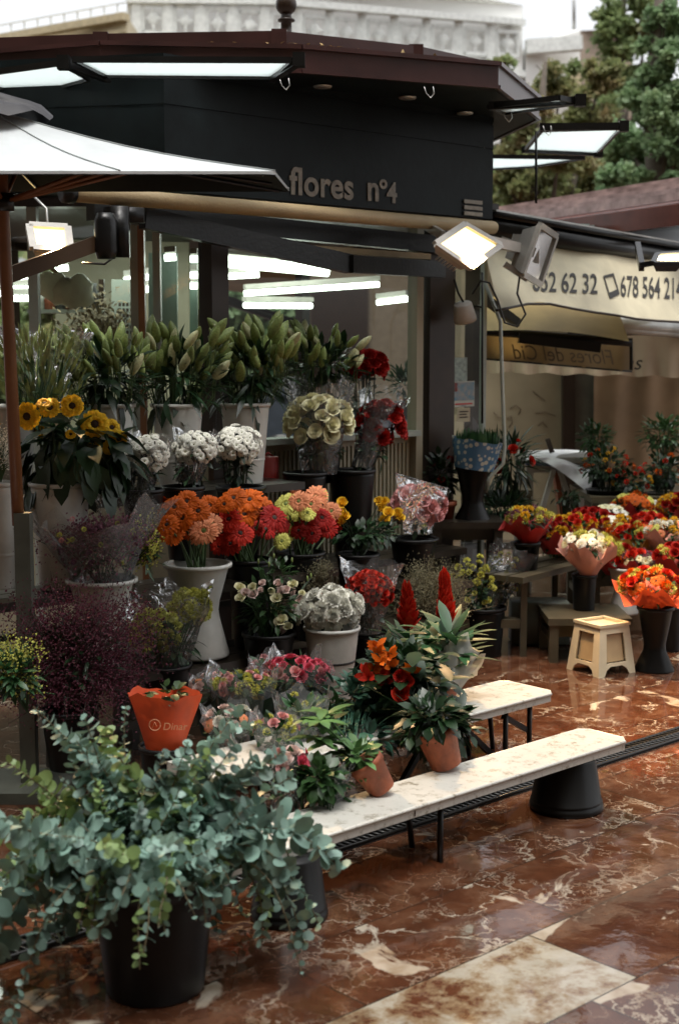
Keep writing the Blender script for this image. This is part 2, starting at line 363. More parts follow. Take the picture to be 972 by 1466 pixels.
    bp = nd.new('ShaderNodeBump'); bp.inputs['Strength'].default_value = .35; bp.inputs['Distance'].default_value = .006; lk(hsum, bp.inputs['Height']); lk(bp.outputs[0], b.inputs['Normal'])
    return m
M['marble'] = marble()
g = MB(); g.poly([(-46,-23,0),(46,-23,0),(46,66,0),(-46,66,0)]); struct('ground', g, M['marble'])
# drain channel: dark slot with a cast grating
M['drain'] = mat('wet cast iron grating', (.012,.012,.011), .3, metal=.3, var=.4)
g = MB(); g.prism([L(-6, 2.13, .004), L(9, 2.13, .004), L(9, 2.235, .004), L(-6, 2.235, .004)], (0,0,-.003)); dr = struct('drain_channel', g, M['drain'])
g = MB()
s_ = -3.2
while s_ < 3.2:
    g.slab(L(s_, 2.14, .008), L(s_ + .012, 2.225, .008), .010, .008); s_ += .026
for ww in (2.137, 2.183, 2.229): g.slab(L(-3.2, ww, .0095), L(3.2, ww, .0095), .009, .011)
part('grating', g, M['drain'], dr)

# ---------------------------------------------------------------- the flower kiosk
K = thing('flower_kiosk', 'dark octagonal flower kiosk with maroon eaves and putty lettering reading flores nº4', 'kiosk', L(.8, -1.2, 0))
HW = 2.24                                                             # head of the glazing
A1 = L(0, 0); XL = A1 + Vector((-1.75, 0.05, 0)); XB = XL + Vector((-.6, 1.4, 0)); CR = L(1.95, 0); CB = CR + Vector((.10, 1.7, 0)); BR = CB + Vector((-1.2, 1.3, 0)); BL = XB + Vector((.7, 1.7, 0))
FOOT = [XL, A1, CR, CB, BR, BL, XB]
# ceiling with beige boards, floor inside
g = MB(); g.prism([p + Z * 2.30 for p in FOOT], (0, 0, .03)); part('ceiling', g, M['beige'], K, False)
# dark wall band (fascia)
F1 = W(236, 200, .17); F1.z = 0; F2 = W(706, 200, .17); F2.z = 0
F0 = F1 + Vector((-1.9, .42, 0)); F3 = F2 + Vector((.06, 1.2, 0)); F4 = F3 + Vector((-1.2, 1.5, 0)); F5 = F0 + Vector((-.3, 1.8, 0)); F6 = F5 + Vector((1.2, 1.6, 0))
FZ0, FZ1 = 2.27, 2.86
g = MB(); fp = [F0, F1, F2, F3, F4, F6, F5]
for i in range(7):
    a, b = fp[i], fp[(i+1) % 7]; d = (b-a).normalized(); nn = Vector((d.y, -d.x, 0))
    for (z0, z1, o_) in ((FZ0, FZ0+.06, 0), (FZ0+.06, FZ0+.36, 0), (FZ0+.36, FZ0+.375, -.006), (FZ0+.375, FZ0+.50, 0), (FZ0+.50, FZ0+.515, -.006), (FZ0+.515, FZ1, 0)):
        g.poly([a+nn*o_+Z*z0, b+nn*o_+Z*z0, b+nn*o_+Z*z1, a+nn*o_+Z*z1])
g.poly([p + Z*(FZ0+.001) for p in fp][::-1]); g.poly([p + Z*(FZ1) for p in fp])
fas = part('fascia_panel', g, M['fascia'], K, False)
def ontext(body, pos, d, up, size, material, parent, bold=0., name='lettering', nrm=None, off=.004, **k):
    mb = textmesh(body, size, material, bold, name=name, **k); d = Vector(d).normalized(); nn = Vector(nrm) if nrm else d.cross(up)
    warp(mb, lambda q: Vector(pos) + d*q.x + Vector(up)*q.y + nn*(q.z+off)); return part(name, mb, material, parent, False)
tp = W(413, 284, .17)
ontext('flores', W(414, 277, .17), U, Z, .178, M['letters'], fas, .004, nrm=N, spacing=1.03)
ontext('n', W(524, 286, .17), U, Z, .178, M['letters'], fas, .004, nrm=N)
ontext('º', W(542, 287, .17), U, Z, .150, M['letters'], fas, .003, nrm=N)
ontext('4', W(553, 289, .17), U, Z, .140, M['letters'], fas, .004, nrm=N)
for k in range(3):                                                      # louvre slots by the corner
    g = MB(); a = W(664, 288 + k*8.5, .178); g.slab(a, a + U*.145, .006, .02); part('louvre', g, M['letters'], fas, False)
# eave: soffit, gutter band, flat roof, raised inner curb
ZE = 2.80
def EV(px, py): return G(px, py, ZE)
V1, V1b, V2, V3 = EV(145, 100), EV(432, 105), EV(713, 127), EV(771, 172)
V0 = V1 + Vector((-1.25, .46, 0)); V4 = V3 + Vector((-.25, 1.3, 0)); V5 = V4 + Vector((-1.1, 1.1, 0)); V7 = V0 + Vector((-.35, 1.5, 0)); V6 = V7 + Vector((1.0, 1.5, 0))
EP = [V0, V1, V1b, V2, V3, V4, V5, V6, V7]; cen = sum(EP, Vector()) / 9; cen.z = 0
g = MB(); n9 = 9
top = [p + Z*.115 for p in EP]
for i in range(n9):
    j = (i+1) % n9; d = (EP[j]-EP[i]).normalized(); nn = Vector((d.y, -d.x, 0))
    g.poly([EP[i], EP[j], top[j], top[i]])
    g.slab(top[i], top[j], .03, .02); g.slab(EP[i]+Z*.008, EP[j]+Z*.008, .022, .016)
part('gutter', g, M['maroon'], K, False)
g = MB()
for i in range(n9):
    j = (i+1) % n9
    ins = lambda p, k, z: Vector((cen.x + (p.x-cen.x)*k, cen.y + (p.y-cen.y)*k, z))
    g.poly([ins(EP[i], .985, ZE+.004), ins(EP[j], .985, ZE+.004), ins(EP[j], .60, ZE+.02), ins(EP[i], .60, ZE+.02)])
part('soffit', g, M['fascia'], K, False)
g = MB()
for i in range(n9):
    j = (i+1) % n9
    g.poly([ins(EP[i], .985, ZE+.10), ins(EP[j], .985, ZE+.10), ins(EP[j], .1, ZE+.24), ins(EP[i], .1, ZE+.24)])
g.poly([ins(p, .1, ZE+.24) for p in EP])
part('roof', g, M['roofdirt'], K, False)
g = MB(); CP = []
for (px, py) in ((146, 62), (400, 58), (595, 79), (713, 104)): CP.append(G(px, py, ZE+.20))
CPx = CP + [ins(V3, .86, ZE+.2), ins(V4, .86, ZE+.2), ins(V5, .8, ZE+.2), ins(V6, .8, ZE+.2), ins(V7, .8, ZE+.2), ins(V0, .88, ZE+.2)]
for i in range(len(CPx)):
    j = (i+1) % len(CPx); g.slab(CPx[i]+Z*.002, CPx[j]+Z*.002, .05, .075)
    g.box(CPx[i]+Z*.004, (.07, .07, .085))
part('roof_curb', g, M['maroon'], K, False)
# litter of leaves lying on the roof ledge
g = MB(); rg = random.Random(3)
for k in range(90):
    px = rg.choice((rg.uniform(300, 420), rg.uniform(420, 580), rg.uniform(520, 700))); c = G(px, 66 + max(0, px-430)*.12 + rg.uniform(-5, 3), ZE+.155)
    g.leaf(c, (rg.uniform(-1,1), rg.uniform(-1,1), .3), Z, rg.uniform(.02,.05), .02, .2, 2)
part('leaf_litter', g, mat('dead leaves', (.30,.20,.07), .7, var=.5, scale=30), K)
# finial
fb = P(410, 60, 7.75)
g = MB(); g.lathe(fb, [(.075,-.1),(.075,.0),(.06,.02),(.03,.05),(.028,.10),(.045,.105),(.045,.115),(.03,.12),(.028,.14)], 16)
g.ball(fb+Z*.19, .056, 14, 10); g.lathe(fb, [(.02,.235),(.03,.25),(.03,.27),(.012,.29),(.02,.31),(.0,.34)], 12)
part('finial', g, M['darkbrown'], K)
# glazing posts and rails
def post(p, w_=.07, d_=.07, z0=0., z1=HW+.05, m='darkbrown', parent=K, rot=RU): g = MB(); g.box(p + Z*((z0+z1)/2), (w_, d_, z1-z0), rot); return part('post', g, M[m], parent, False)
post(A1 + U*.03, .10, .10); post(L(1.40, 0), .05, .07, m='cream'); post(L(1.56, 0), .20, .10); post(L(1.95, 0), .025, .03, m='greyframe')
post(A1 + Vector((-.245, .02, 0)), .035, .06, m='greyframe', rot=None); post(A1 + Vector((-.315, .0, 0)), .03, .05, m='wood', rot=None); post(A1 + Vector((-.345, .03, 0)), .05, .06, m='greyframe', rot=None)
post(A1 + Vector((-.83, .03, 0)), .045, .06, m='greyframe', rot=None); post(XL, .07, .07); post(CB, .08, .08); post(BR, .08, .08); post(BL, .08, .08); post(XB, .08, .08)
def pane(a, b, z0, z1): g = MB(); g.poly([a+Z*z0, b+Z*z0, b+Z*z1, a+Z*z1]); return part('window_pane', g, M['glass'], K, False)
CT = 1.10
pane(L(.085, 0), L(1.37, 0), CT, HW); pane(L(1.67, 0), L(1.935, 0), .25, HW); pane(XL+Vector((.04,.02,0)), A1+Vector((-.855,.02,0)), CT, HW); pane(A1+Vector((-.80,.02,0)), A1+Vector((-.375,.02,0)), CT, HW)
pane(A1+Vector((-.225,.02,0)), A1+Vector((-.04,.0,0)), CT, HW); pane(CR, CB, CT, HW); pane(CB, BR, CT, HW)
g = MB()                                                               # header box beams
g.slab(L(-.02, 0, HW+.06), L(2.0, 0, HW+.06), .12, .14); g.slab(XL+Z*(HW+.06), A1+Z*(HW+.06), .12, .14)
for a, b in ((CR, CB), (CB, BR), (BR, BL), (BL, XB), (XB, XL)): g.slab(a+Z*(HW+.06), b+Z*(HW+.06), .1, .14)
part('header_beam', g, M['darkbrown'], K, False)
g = MB(); g.slab(A1+Vector((-.33,.02,HW-.03)), A1+Vector((-.02,.02,HW-.03)), .04, .05); part('window_rail', g, M['greyframe'], K, False)
# counter panels under the glass, ribbed
g = MB(); g.slab(L(.08, -.03, CT/2), L(1.38, -.03, CT/2), .03, CT)
for k in range(44): g.slab(L(.1+k*.029, -.01, .05), L(.1+k*.029, -.01, CT-.04), .012, .012, U)
part('counter_panel', g, M['cream'], K, False)
g = MB(); g.slab(L(.06, .0, CT+.012), L(1.39, .0, CT+.012), .12, .03); part('counter_top', g, M['greyframe'], K, False)
g = MB(); g.slab(XL+Z*CT/2, A1+Z*CT/2, .04, CT); part('counter_panel', g, M['cream'], K, False)
g = MB(); g.slab(XL+Vector((0,1.6,.45)), A1+Vector((.1,1.9,.45)), .5, .9); part('inner_counter', g, M['greyframe'], K, False)
g = MB(); g.prism([XL+Vector((.5,2.6,0)), XL+Vector((1.35,2.9,0)), XL+Vector((1.35,2.9,2.3)), XL+Vector((.5,2.6,2.3))], (0,.05,0)); part('inner_wall', g, M['cream'], K, False)
# block vent wall seen inside
g = MB(); vb = P(181, 470, 8.3)
for i in range(5):
    for j in range(6): g.box(P(172+i*5.5, 436+j*8, 8.28), (.014, .01, .02))
part('vent_holes', g, M['core'], K, False)
g = MB(); g.prism([P(160,400,8.32), P(200,400,8.32), P(200,520,8.32), P(160,520,8.32)], (0,.04,0)); part('vent_panel', g, M['greyframe'], K, False)
# pale green curtain strips behind the turned door
g = MB(); g.prism([P(213,362,7.6), P(254,362,7.6), P(254,520,7.6), P(213,520,7.6)], (0,.03,0)); g.prism([P(272,362,7.7), P(283,362,7.7), P(283,520,7.7), P(272,520,7.7)], (0,.03,0))
part('door_leaf', g, mat('pale green door', (.30,.42,.36), .4), K, False)
# fluorescent tubes
tubes = [((322,374,8.4),(470,388,8.6)), ((322,396,8.6),(371,393,8.6)), ((350,420,9.0),(542,407,9.3)), ((350,437,9.0),(446,438,9.3)), ((540,433,9.4),(583,428,9.3)),
         ((16,413,8.4),(52,413,8.4)), ((16,427,8.4),(50,427,8.4)), ((16,397,7.8),(52,394,7.8)), ((178,401,8.8),(254,392,8.8)), ((178,420,8.8),(254,407,8.8)), ((-30,420,8.4),(4,420,8.4)),
         ((80,370,7.9),(98,366,7.9)), ((76,385,7.9),(98,383,7.9)), ((236,369,7.4),(252,368,7.4)), ((273,371,7.4),(283,371,7.4)), ((273,394,7.5),(283,394,7.5)), ((273,409,7.6),(283,409,7.6)), ((648,363,8.6),(694,357,8.9)), ((648,379,8.8),(690,372,9.0))]  # last two are glowing bars standing in for reflections in the right pane
for k, (a, b) in enumerate(tubes):
    r_ = .034 if k == 0 else .018
    t = thing('fluorescent_tube', 'long bright fluorescent tube nearest the header beam under the kiosk ceiling' if k == 0 else 'fluorescent tube glowing greenish white under the kiosk ceiling, at the right pane a reflection stand-in', 'tube light', P(*a), 'fluorescent tubes inside the kiosk')
    g = MB(); g.tube([P(*a), P(*b)], r_, 8); part('glowing_tube', g, M['tube'], t)
    g = MB(); d = (P(*b)-P(*a)); g.slab(P(*a)+Z*(r_+.022), P(*b)+Z*(r_+.022), .05, .03); part('batten', g, M['lampwhite'], t, False)
# awning on the far side of the kiosk: beige cloth and black folding arm
t = thing('far_awning', 'beige awning seen through the kiosk glass beyond the far side', 'awning', P(450, 350, 11))
g = MB(); g.sheet(lambda a, b: P(300+a*310, 352+b*(92-30*(1-a)) , 10.6+b*1.6), 8, 4); part('cloth', g, M['roll'], t)
g = MB(); g.tube([P(325,430,11.6), P(452,474,12), P(572,474,12)], .04, 6); part('folding_arm', g, M['blackmetal'], t)
# rolled awning cassette along the front
t = thing('rolled_awning', 'rolled up beige awning running under the dark kiosk fascia', 'awning', L(.4, .45, 2.3), None)
ra, rb = W(98, 276, .52), W(706, 326, .30)
ra = Vector((ra.x, ra.y, ra.z)); g = MB(); g.tube([ra, rb], .034, 14); part('cloth_roll', g, M['roll'], t)
g = MB(); g.tube([ra - (rb-ra).normalized()*.02, ra + (rb-ra).normalized()*.02], .042, 12); part('end_cap', g, M['blackmetal'], t)
g = MB(); g.slab(W(205, 312, .30), W(500, 378, .30), .05, .09); g.slab(W(500, 378, .32), W(632, 386, .12), .05, .085); part('folding_arm', g, M['blackmetal'], t, False)
g = MB(); g.slab(W(130, 300, .18), W(640, 352, .06), .06, .09); part('arm_bracket', g, M['blackmetal'], t, False)
g = MB(); g.slab(W(420, 355, .2), W(606, 368, .1), .10, .03); part('front_bar', g, M['roll'], t, False)
# roof flaps: frosted panes in black frames
M['frost'] = veil('frosted pane', (.80,.88,.88), .25, .75)
def flap(pts, arms, label):
    f = part('roof_flap', MB().tube([pts[0], pts[1]], .012), M['blackmetal'], K, False, label)
    g = MB(); c = sum(pts, Vector()) / 4
    g.prism([p + (c-p)*.02 for p in pts], (0,0,.008)); part('frosted_pane', g, M['frost'], f, False)
    g = MB()
    for i in range(4): g.slab(pts[i], pts[(i+1)%4], .016, .024)
    for a, b in arms: g.slab(a, b, .034, .038); g.box(b, (.05,.05,.055))
    part('flap_frame', g, M['blackmetal'], f, False)
ZF = 2.74
q = lambda px, py, dz=0: G(px, py, ZF+dz)
flap([q(152,108), q(392,110), q(418,86,.0), q(106,85,.0)], [(q(155,112), q(92,90,.0)), (q(388,112), q(428,86,.0))], 'level frosted flap over the kiosk front')
flap([q(50,134), q(128,112), q(88,90), q(-70,112)], [], 'frosted flap over the kiosk left side')
flap([q(700,152), q(722,162), q(830,146), q(800,140)], [(q(700,152), q(830,144))], 'flap seen edge on at the kiosk corner')
flap([q(752,214), q(775,186), q(888,183), q(854,219)], [(q(772,182), q(892,181)), (q(748,214), q(856,219))], 'frosted flap jutting right from the kiosk corner')
flap([q(690,242), q(700,224), q(836,226), q(760,238)], [], 'lowest frosted flap behind the kiosk corner')
# curls of tie wire and small soffit spots
for (x, y) in ((72, 132), (400, 112), (607, 124), (720, 160), (777, 180)):
    c = q(x, y); g = MB(); g.tube([c, c+Vector((.01,0,-.03)), c+Vector((.03,0,-.05)), c+Vector((.045,0,-.03)), c+Vector((.04,0,0))], .0025, 4); part('tie_wire', g, M['alu'], K)
for (x, y) in ((462,124), (583,140), (665,162)):
    c = G(x, y, ZE); g = MB(); g.lathe(c, [(.0,-.006),(.04,-.006),(.045,.002)], 14); part('soffit_spot', g, M['alu'], K)
g = MB(); g.tube([P(767,188,7.9), P(767,240,7.9), P(767,291,7.9)], .007, 6); part('rain_chain', g, M['blackmetal'], K)

for (px, py, Y, wd, e_) in ((400, 392, 8.8, 1.2, 7), (110, 385, 8.2, 1.2, 8)):
    ld = bpy.data.lights.new('tube_light', 'AREA'); ld.energy = e_; ld.color = (.9,1,.88); ld.shape = 'RECTANGLE'; ld.size = wd; ld.size_y = .5
    lo = bpy.data.objects.new('tube_light', ld); COL.objects.link(lo); lo.location = P(px, py, Y); lo.location.z = 2.24

# shelving with vases inside the left window
t = thing('shelf_unit', 'grey shelf unit with jars inside the left kiosk window', 'shelf', P(60, 520, 8.2)); g = MB(); a, b = P(45, 446, 8.2), P(150, 446, 8.2)
for dz in (0, -.28): g = MB(); g.slab(a+Z*dz, b+Z*dz, .22, .02); part('shelf_board', g, M['greyframe'], t, False)
for x in (48, 146): g = MB(); g.slab(P(x, 400, 8.2), P(x, 560, 8.2), .03, .03, Vector((0,1,0))); part('upright', g, M['darkbrown'], t, False)
rg = random.Random(77)
for k in range(6):
    c = P(58+k*15, 446, 8.15) + Z*.012; h = rg.uniform(.08,.16); g = MB(); g.lathe(c, [(0,0),(.035,0),(.04,h*.6),(.022,h*.8),(.03,h),(0,h*.95)], 12)
    single('glass_jar', g, M[rg.choice(['cable','terracotta','whiteplastic','darkbrown'])], ['first small jar from the left on the inner shelf','second small jar on the inner shelf','third small jar on the inner shelf','fourth small jar on the inner shelf','fifth small jar on the inner shelf','last small jar at the right of the inner shelf'][k], 'jar', c, 'jars on the inner shelf')
# ---------------------------------------------------------------- umbrella at the left
uc = P(8, 300, 4.95); uc.z = 0
t = thing('market_umbrella', 'off white market umbrella on a varnished orange wood pole beside the kiosk', 'umbrella', uc)
cA = P(394, 245, 4.45); zr = cA.z; cB = P(414, 270, 5.55); cC = Vector((2*uc.x - cA.x, 2*uc.y - cA.y, zr)); cC = cB + (Vector((uc.x*2-cB.x, uc.y*2-cB.y, zr)) - cA)*1.0
cD = Vector((2*uc.x-cB.x, 2*uc.y-cB.y-.1, zr)); cD.y = cA.y - .02; cC = Vector((cD.x, cB.y, cB.z)); ap = Vector((uc.x-.02, uc.y-.1, zr + .25))
g = MB(); n_ = 10; 
def side(a, b, sag):
    def fn(i, j):
        e = a.lerp(b, i); q_ = e.lerp(ap, j); q_.z -= sag*math.sin(math.pi*j)*.5 + .03*math.sin(math.pi*i)*(1-j)*-1*0 ; return q_
    g.sheet(fn, 10, 8)
for a, b in ((cD, cA), (cA, cB), (cB, cC), (cC, cD)): side(a, b, .05)
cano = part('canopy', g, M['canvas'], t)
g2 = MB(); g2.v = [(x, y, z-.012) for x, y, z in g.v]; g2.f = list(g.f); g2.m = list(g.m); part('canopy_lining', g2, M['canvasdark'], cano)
g = MB()
for a, b in ((cD, cA), (cB, cC), (cC, cD)): g.poly([a, b, b-Z*.009, a-Z*.009])
part('hem', g, M['canvas'], cano, False)
for tg in (cA, cB, (cD+cA)/2, cD.lerp(cA, .75), cD.lerp(cA, .25)):
    g = MB(); g.tube([tg.lerp(ap, k/8) - Z*.05*math.sin(math.pi*k/8)*.5 + Z*.002 for k in range(9)], .0028, 4); part('seam', g, mat('grey seam thread', (.35,.38,.38), .8), cano)
# grey vent cap at the top, rumpled
g = MB(); vc = P(28, 158, 4.9)
def capf(i, j):
    a = i*2*math.pi; r = .13*(1-j)+.01; return ap + Vector((math.cos(a)*r*1.5, math.sin(a)*r, -.03 + .07*j**.5*(1+.3*math.sin(3*a)) + .012*math.sin(7*a)*(1-j)))
g.sheet(capf, 28, 5); part('vent_cap', g, mat('dark plum vent cloth', (.018,.017,.02), .6), cano)
pt = P(3, 262, 4.95); pb = P(27, 752, 4.95)
g = MB(); g.tube([pt + Z*.25, pt, pb], .0215, 12); part('pole', g, M['wood'], t)
hub = P(5, 290, 4.95); g = MB(); g.lathe(hub, [(.024,-.03),(.038,-.03),(.038,.03),(.024,.03)], 12); part('hub', g, M['blackmetal'], t)
for tgt in (cA, cB, cC, cD, (cA+cB)/2, (cD+cA)/2, (cB+cC)/2, (cC+cD)/2):
    e = ap.lerp(tgt, .55) - Z*.03; g = MB(); g.tube([hub, e], .008, 5); rb_ = part('rib', g, M['wood'], t)
    g = MB(); g.tube([ap-Z*.04, ap.lerp(tgt, .5)-Z*.06, ap.lerp(tgt,.96)-Z*.02], .006, 5); part('spoke', g, M['blackmetal'], rb_)
g = MB(); b0 = P(34, 750, 4.95); zt = b0.z; b0.z = 0; g.box(b0+Z*(zt/2+.02), (.055,.055,zt+.04)); g.box(b0+Z*.02, (.3,.3,.04)); part('base_post', g, mat('green grey steel', (.075,.08,.065), .45, var=.3), t, False)

# ---------------------------------------------------------------- floodlights
def floodlight(name, label, quad, cat='floodlight', lit=True, watts=60, housing='lampwhite', depth=.07, glow='warm', spot=True, group=None):
    """quad: four world corners of the front face, clockwise as seen from the front"""
    c = sum(quad, Vector())/4; x = (quad[1]-quad[0]); y = (quad[3]-quad[0]); nn = x.cross(y).normalized()
    if nn.dot(Vector((0,0,HC)) - c) < 0: nn = -nn
    t = thing(name, label, cat, c - nn*depth, group)
    back = [c + (p-c)*.72 - nn*depth for p in quad]; g = MB()
    for i in range(4): j = (i+1) % 4; g.poly([quad[i], quad[j], back[j], back[i]])
    g.poly(back)
    fin = [c + (p-c)*.5 - nn*(depth+.03) for p in quad]
    for k in range(7 if depth > .055 else 0):
        s_ = k/6; g.slab(fin[0].lerp(fin[1], s_), fin[3].lerp(fin[2], s_), .006, .05, nn)
    h = part('housing', g, M[housing], t, False)
    g = MB()
    for i in range(4):
        j = (i+1) % 4; g.slab(quad[i]+nn*.004, quad[j]+nn*.004, .03, .022, nn)
    part('bezel', g, M[housing], t, False)
    ins_ = [c + (p-c)*.86 + nn*.002 for p in quad]; g = MB(); g.poly(ins_)
    if lit:
        part('glowing_lens', g, M[glow], t, False)
        if spot:
            ld = bpy.data.lights.new('flood_lamp', 'AREA'); ld.energy = watts; ld.color = (1,.62,.30); ld.shape = 'RECTANGLE'; ld.size = x.length*.5; ld.size_y = y.length*.4
            lo = bpy.data.objects.new('flood_lamp', ld); COL.objects.link(lo); ld.spread = R(85); ax_ = (nn + Vector((0,0,-1.6))).normalized(); lo.location = c + nn*.02 - Z*.04; lo.rotation_mode = 'QUATERNION'; lo.rotation_quaternion = (-Z).rotation_difference(ax_)
    else:
        part('lens', g, M['lens'], t, False); g = MB(); g.poly([c + (p-c)*.8 - nn*.04 for p in quad]); part('reflector', g, M['reflector'], t, False)
    return t, c, nn
# lit lamp left, hanging behind the umbrella
f1, c1, n1 = floodlight('floodlight', 'lit floodlight hanging by the umbrella pole at the left of the kiosk', [P(42,324,6.0), P(97,327,6.05), P(101,360,5.95), P(48,357,5.9)], watts=80)
g = MB(); g.tube([c1-n1*.05, c1-n1*.1+Z*.2, P(30, 262, 6.2)], .006, 5); part('hanger', g, M['alu'], f1)
# lit lamp on the kiosk corner
f2, c2, n2 = floodlight('floodlight', 'lit white floodlight tilted down at the kiosk corner below the lettering', [P(664,322,7.2), P(716,352,7.3), P(672,384,7.05), P(622,350,6.95)], watts=70)
g = MB(); a = P(634, 337, 7.2); g.slab(P(605,320,7.45), a, .02, .045); part('bracket', g, M['lampwhite'], f2, False); g = MB(); g.slab(P(700,345,7.3), P(742,355,7.5), .03, .05); part('arm', g, M['lampwhite'], f2, False)
# unlit lamp turned sideways
f3, c3, n3 = floodlight('floodlight', 'unlit grey floodlight turned to the right beside the lit corner lamp', [P(771,322,7.45), P(795,338,7.75), P(772,407,7.72), P(747,392,7.42)], lit=False, housing='alu', depth=.09)
g = MB(); g.box(P(752,357,7.6), (.13,.10,.15)); g.slab(P(716,345,7.5), P(765,362,7.5), .02, .05); g.slab(P(722,378,7.5), P(755,400,7.5), .03, .03); part('gearbox', g, M['alu'], f3, False)
f4, c4, n4 = floodlight('floodlight', 'small lit floodlight hanging under the brown mirrored valance', [P(702,490,9.3), P(722,492,9.35), P(728,514,9.2), P(709,512,9.15)], watts=10, housing='blackmetal', glow='warm2', depth=.04, spot=False)
f5, c5, n5 = floodlight('floodlight', 'black framed lit floodlight on the phone number awning at the right edge', [P(940,366,7.9), P(992,362,8.1), P(975,378,7.8), P(934,378,7.7)], watts=14, housing='blackmetal', glow='warm2', depth=.05)
g = MB(); g.slab(P(912,352,8.3), P(918,382,7.9), .03, .05); g.slab(P(915,380,7.9), P(950,374,7.9), .03,.03); part('bracket', g, M['blackmetal'], f5, False)
for k, pts in enumerate(([P(744,392,7.5), P(740,420,7.5), P(752,450,7.5), P(740,468,7.5), P(722,462,7.5), P(712,430,7.5), P(700,405,7.5), P(688,402,7.5), P(676,420,7.6)],)):
    g = MB(); g.tube(pts, .006, 5); single('cable', g, M['cable'], 'black cable looping down from the unlit grey floodlight', 'cable', pts[0])
# awning motor box under the fascia with a black arm
mc = P(152, 338, 5.75)
t = thing('awning_motor', 'black awning winch with a dark arm beside the lit left floodlight', 'winch', mc)
g = MB(); g.lathe(mc, [(0,-.09),(.035,-.09),(.046,-.06),(.046,.06),(.035,.09),(0,.09)], 12); g.box(mc+Vector((.05,.05,.02)), (.07,.06,.2)); g.box(mc+Vector((.06,.1,.09)), (.16,.05,.06)); part('winch_body', g, M['blackmetal'], t)
g = MB(); g.slab(mc + Vector((-.02,.02,-.02)), P(8, 396, 5.55), .04, .06); part('arm', g, mat('brown painted arm', (.07,.04,.02), .4), t, False)
g = MB(); g.tube([P(183,342,5.9), P(172,362,5.9), P(150,378,5.9), P(118,376,5.9)], .005, 5); part('cable', g, M['cable'], t)
# lower header under the umbrella: beam with brown face at far left
# spot on a pole right of the kiosk post
sp = P(664, 448, 7.75)
t = thing('spotlight', 'white round spotlight clamped to the thin pole right of the kiosk post', 'spotlight', sp)
Mx = Matrix.Rotation(R(-12), 3, 'Y') @ Matrix.Rotation(R(20), 3, 'X')
g = MB(); g.lathe(sp, [(0,.055),(.045,.055),(.05,.05),(.062,-.03),(.062,-.045),(.055,-.04),(.04,.02),(0,.03)], 20, M=Mx); part('lamp_shade', g, M['lampwhite'], t)
g = MB(); g.tube([sp+Z*.05, P(656,420,7.75), P(650,400,7.75)], .006, 5); g.tube([sp+Vector((.04,0,.03)), P(684,438,7.75), P(690,440,7.7)], .006, 5); part('bracket', g, M['blackmetal'], t)
p1 = P(690, 390, 7.72); p2 = P(690, 606, 7.72)
g = MB(); g.tube([p1, p2], .006, 6); single('thin_pole', g, M['blackmetal'], 'thin black pole holding the white round spotlight', 'pole', p2)
pts = [P(694,405,7.7), P(716,460,7.6), P(719,560,7.6), P(722,640,7.6), P(720,664,7.6), P(700,684,7.6), P(695,705,7.6)]
g = MB(); g.tube(pts, .010, 8); single('crank_rod', g, M['greyframe'], 'cream awning crank rod with a bent handle right of the kiosk', 'crank rod', pts[-1])
# notices on the glass
def notice(px, py, wpx, hpx, m, label, marks):
    a = W(px, py, .012); sc_ = (a - Vector((0,0,HC))).length / FPX; ww, hh = wpx*sc_*1.35, hpx*sc_
    t = thing('notice', label, 'notice', a)
    g = MB(); g.prism([a-U*ww/2-Z*hh/2, a+U*ww/2-Z*hh/2, a+U*ww/2+Z*hh/2, a-U*ww/2+Z*hh/2], N*.002); part('paper_sheet', g, m, t, False)
    for (u0, v0, u1, v1, mm) in marks:
        g = MB(); o_ = a + N*.0045
        g.poly([o_+U*(u0-.5)*ww+Z*(v0-.5)*hh, o_+U*(u1-.5)*ww+Z*(v0-.5)*hh, o_+U*(u1-.5)*ww+Z*(v1-.5)*hh, o_+U*(u0-.5)*ww+Z*(v1-.5)*hh]); part('print', g, mm, t, False)
blue = mat('printed blue', (.10,.22,.30), .5, var=.5, scale=30, col2=(.35,.30,.25)); redp = mat('printed red', (.45,.04,.03), .5); whp = mat('paper white', (.45,.46,.40), .6)
notice(659, 529, 20, 34, mat('pale teal sheet', (.26,.33,.30), .5, var=.4, scale=40), 'pale teal notice taped topmost on the kiosk glass', [])
notice(663, 564, 34, 36, whp, 'blue seaside picture poster on the kiosk glass', [(.04,.25,.97,.96,blue), (.03,.6,.2,.95,redp), (.1,.08,.9,.14,redp), (.4,.02,.6,.06,blue)])
notice(663, 594, 20, 20, mat('cream card', (.42,.36,.24), .6), 'small cream card lowest of the notices on the glass', [(.15,.7,.85,.78,M['core']), (.15,.5,.7,.58,M['core']), (.15,.3,.8,.38,M['core'])])
# plastic bag hanging inside the glass
bc = P(98, 412, 7.35); t = thing('plastic_bag', 'pale tied plastic bag hanging inside the left window', 'bag', bc)
g = MB(); bl = [(0,0,0,.10,(1.0,.6,.8)), (-.08,0,.03,.075,(1,.6,1)), (.05,0,.0,.085,(1,.7,1))]
for x, y, z, r, sq in bl:
    g.ball(bc+Vector((x,y,z-.02)), r, 12, 9, sq)
g.v = [(x+.012*math.sin(z*60+x*40), y, z+.012*math.sin(x*70)) for x, y, z in g.v]
part('bag_body', g, mat('milky bag', (.80,.80,.66), .35, transl=.3, bump=.8, bscale=25), t); g = MB(); g.tube([bc+Z*.07+Vector((-.05,0,0)), P(76,385,7.35), P(70,378,7.35)], .012, 6); part('bag_neck', g, M['roll'], t)

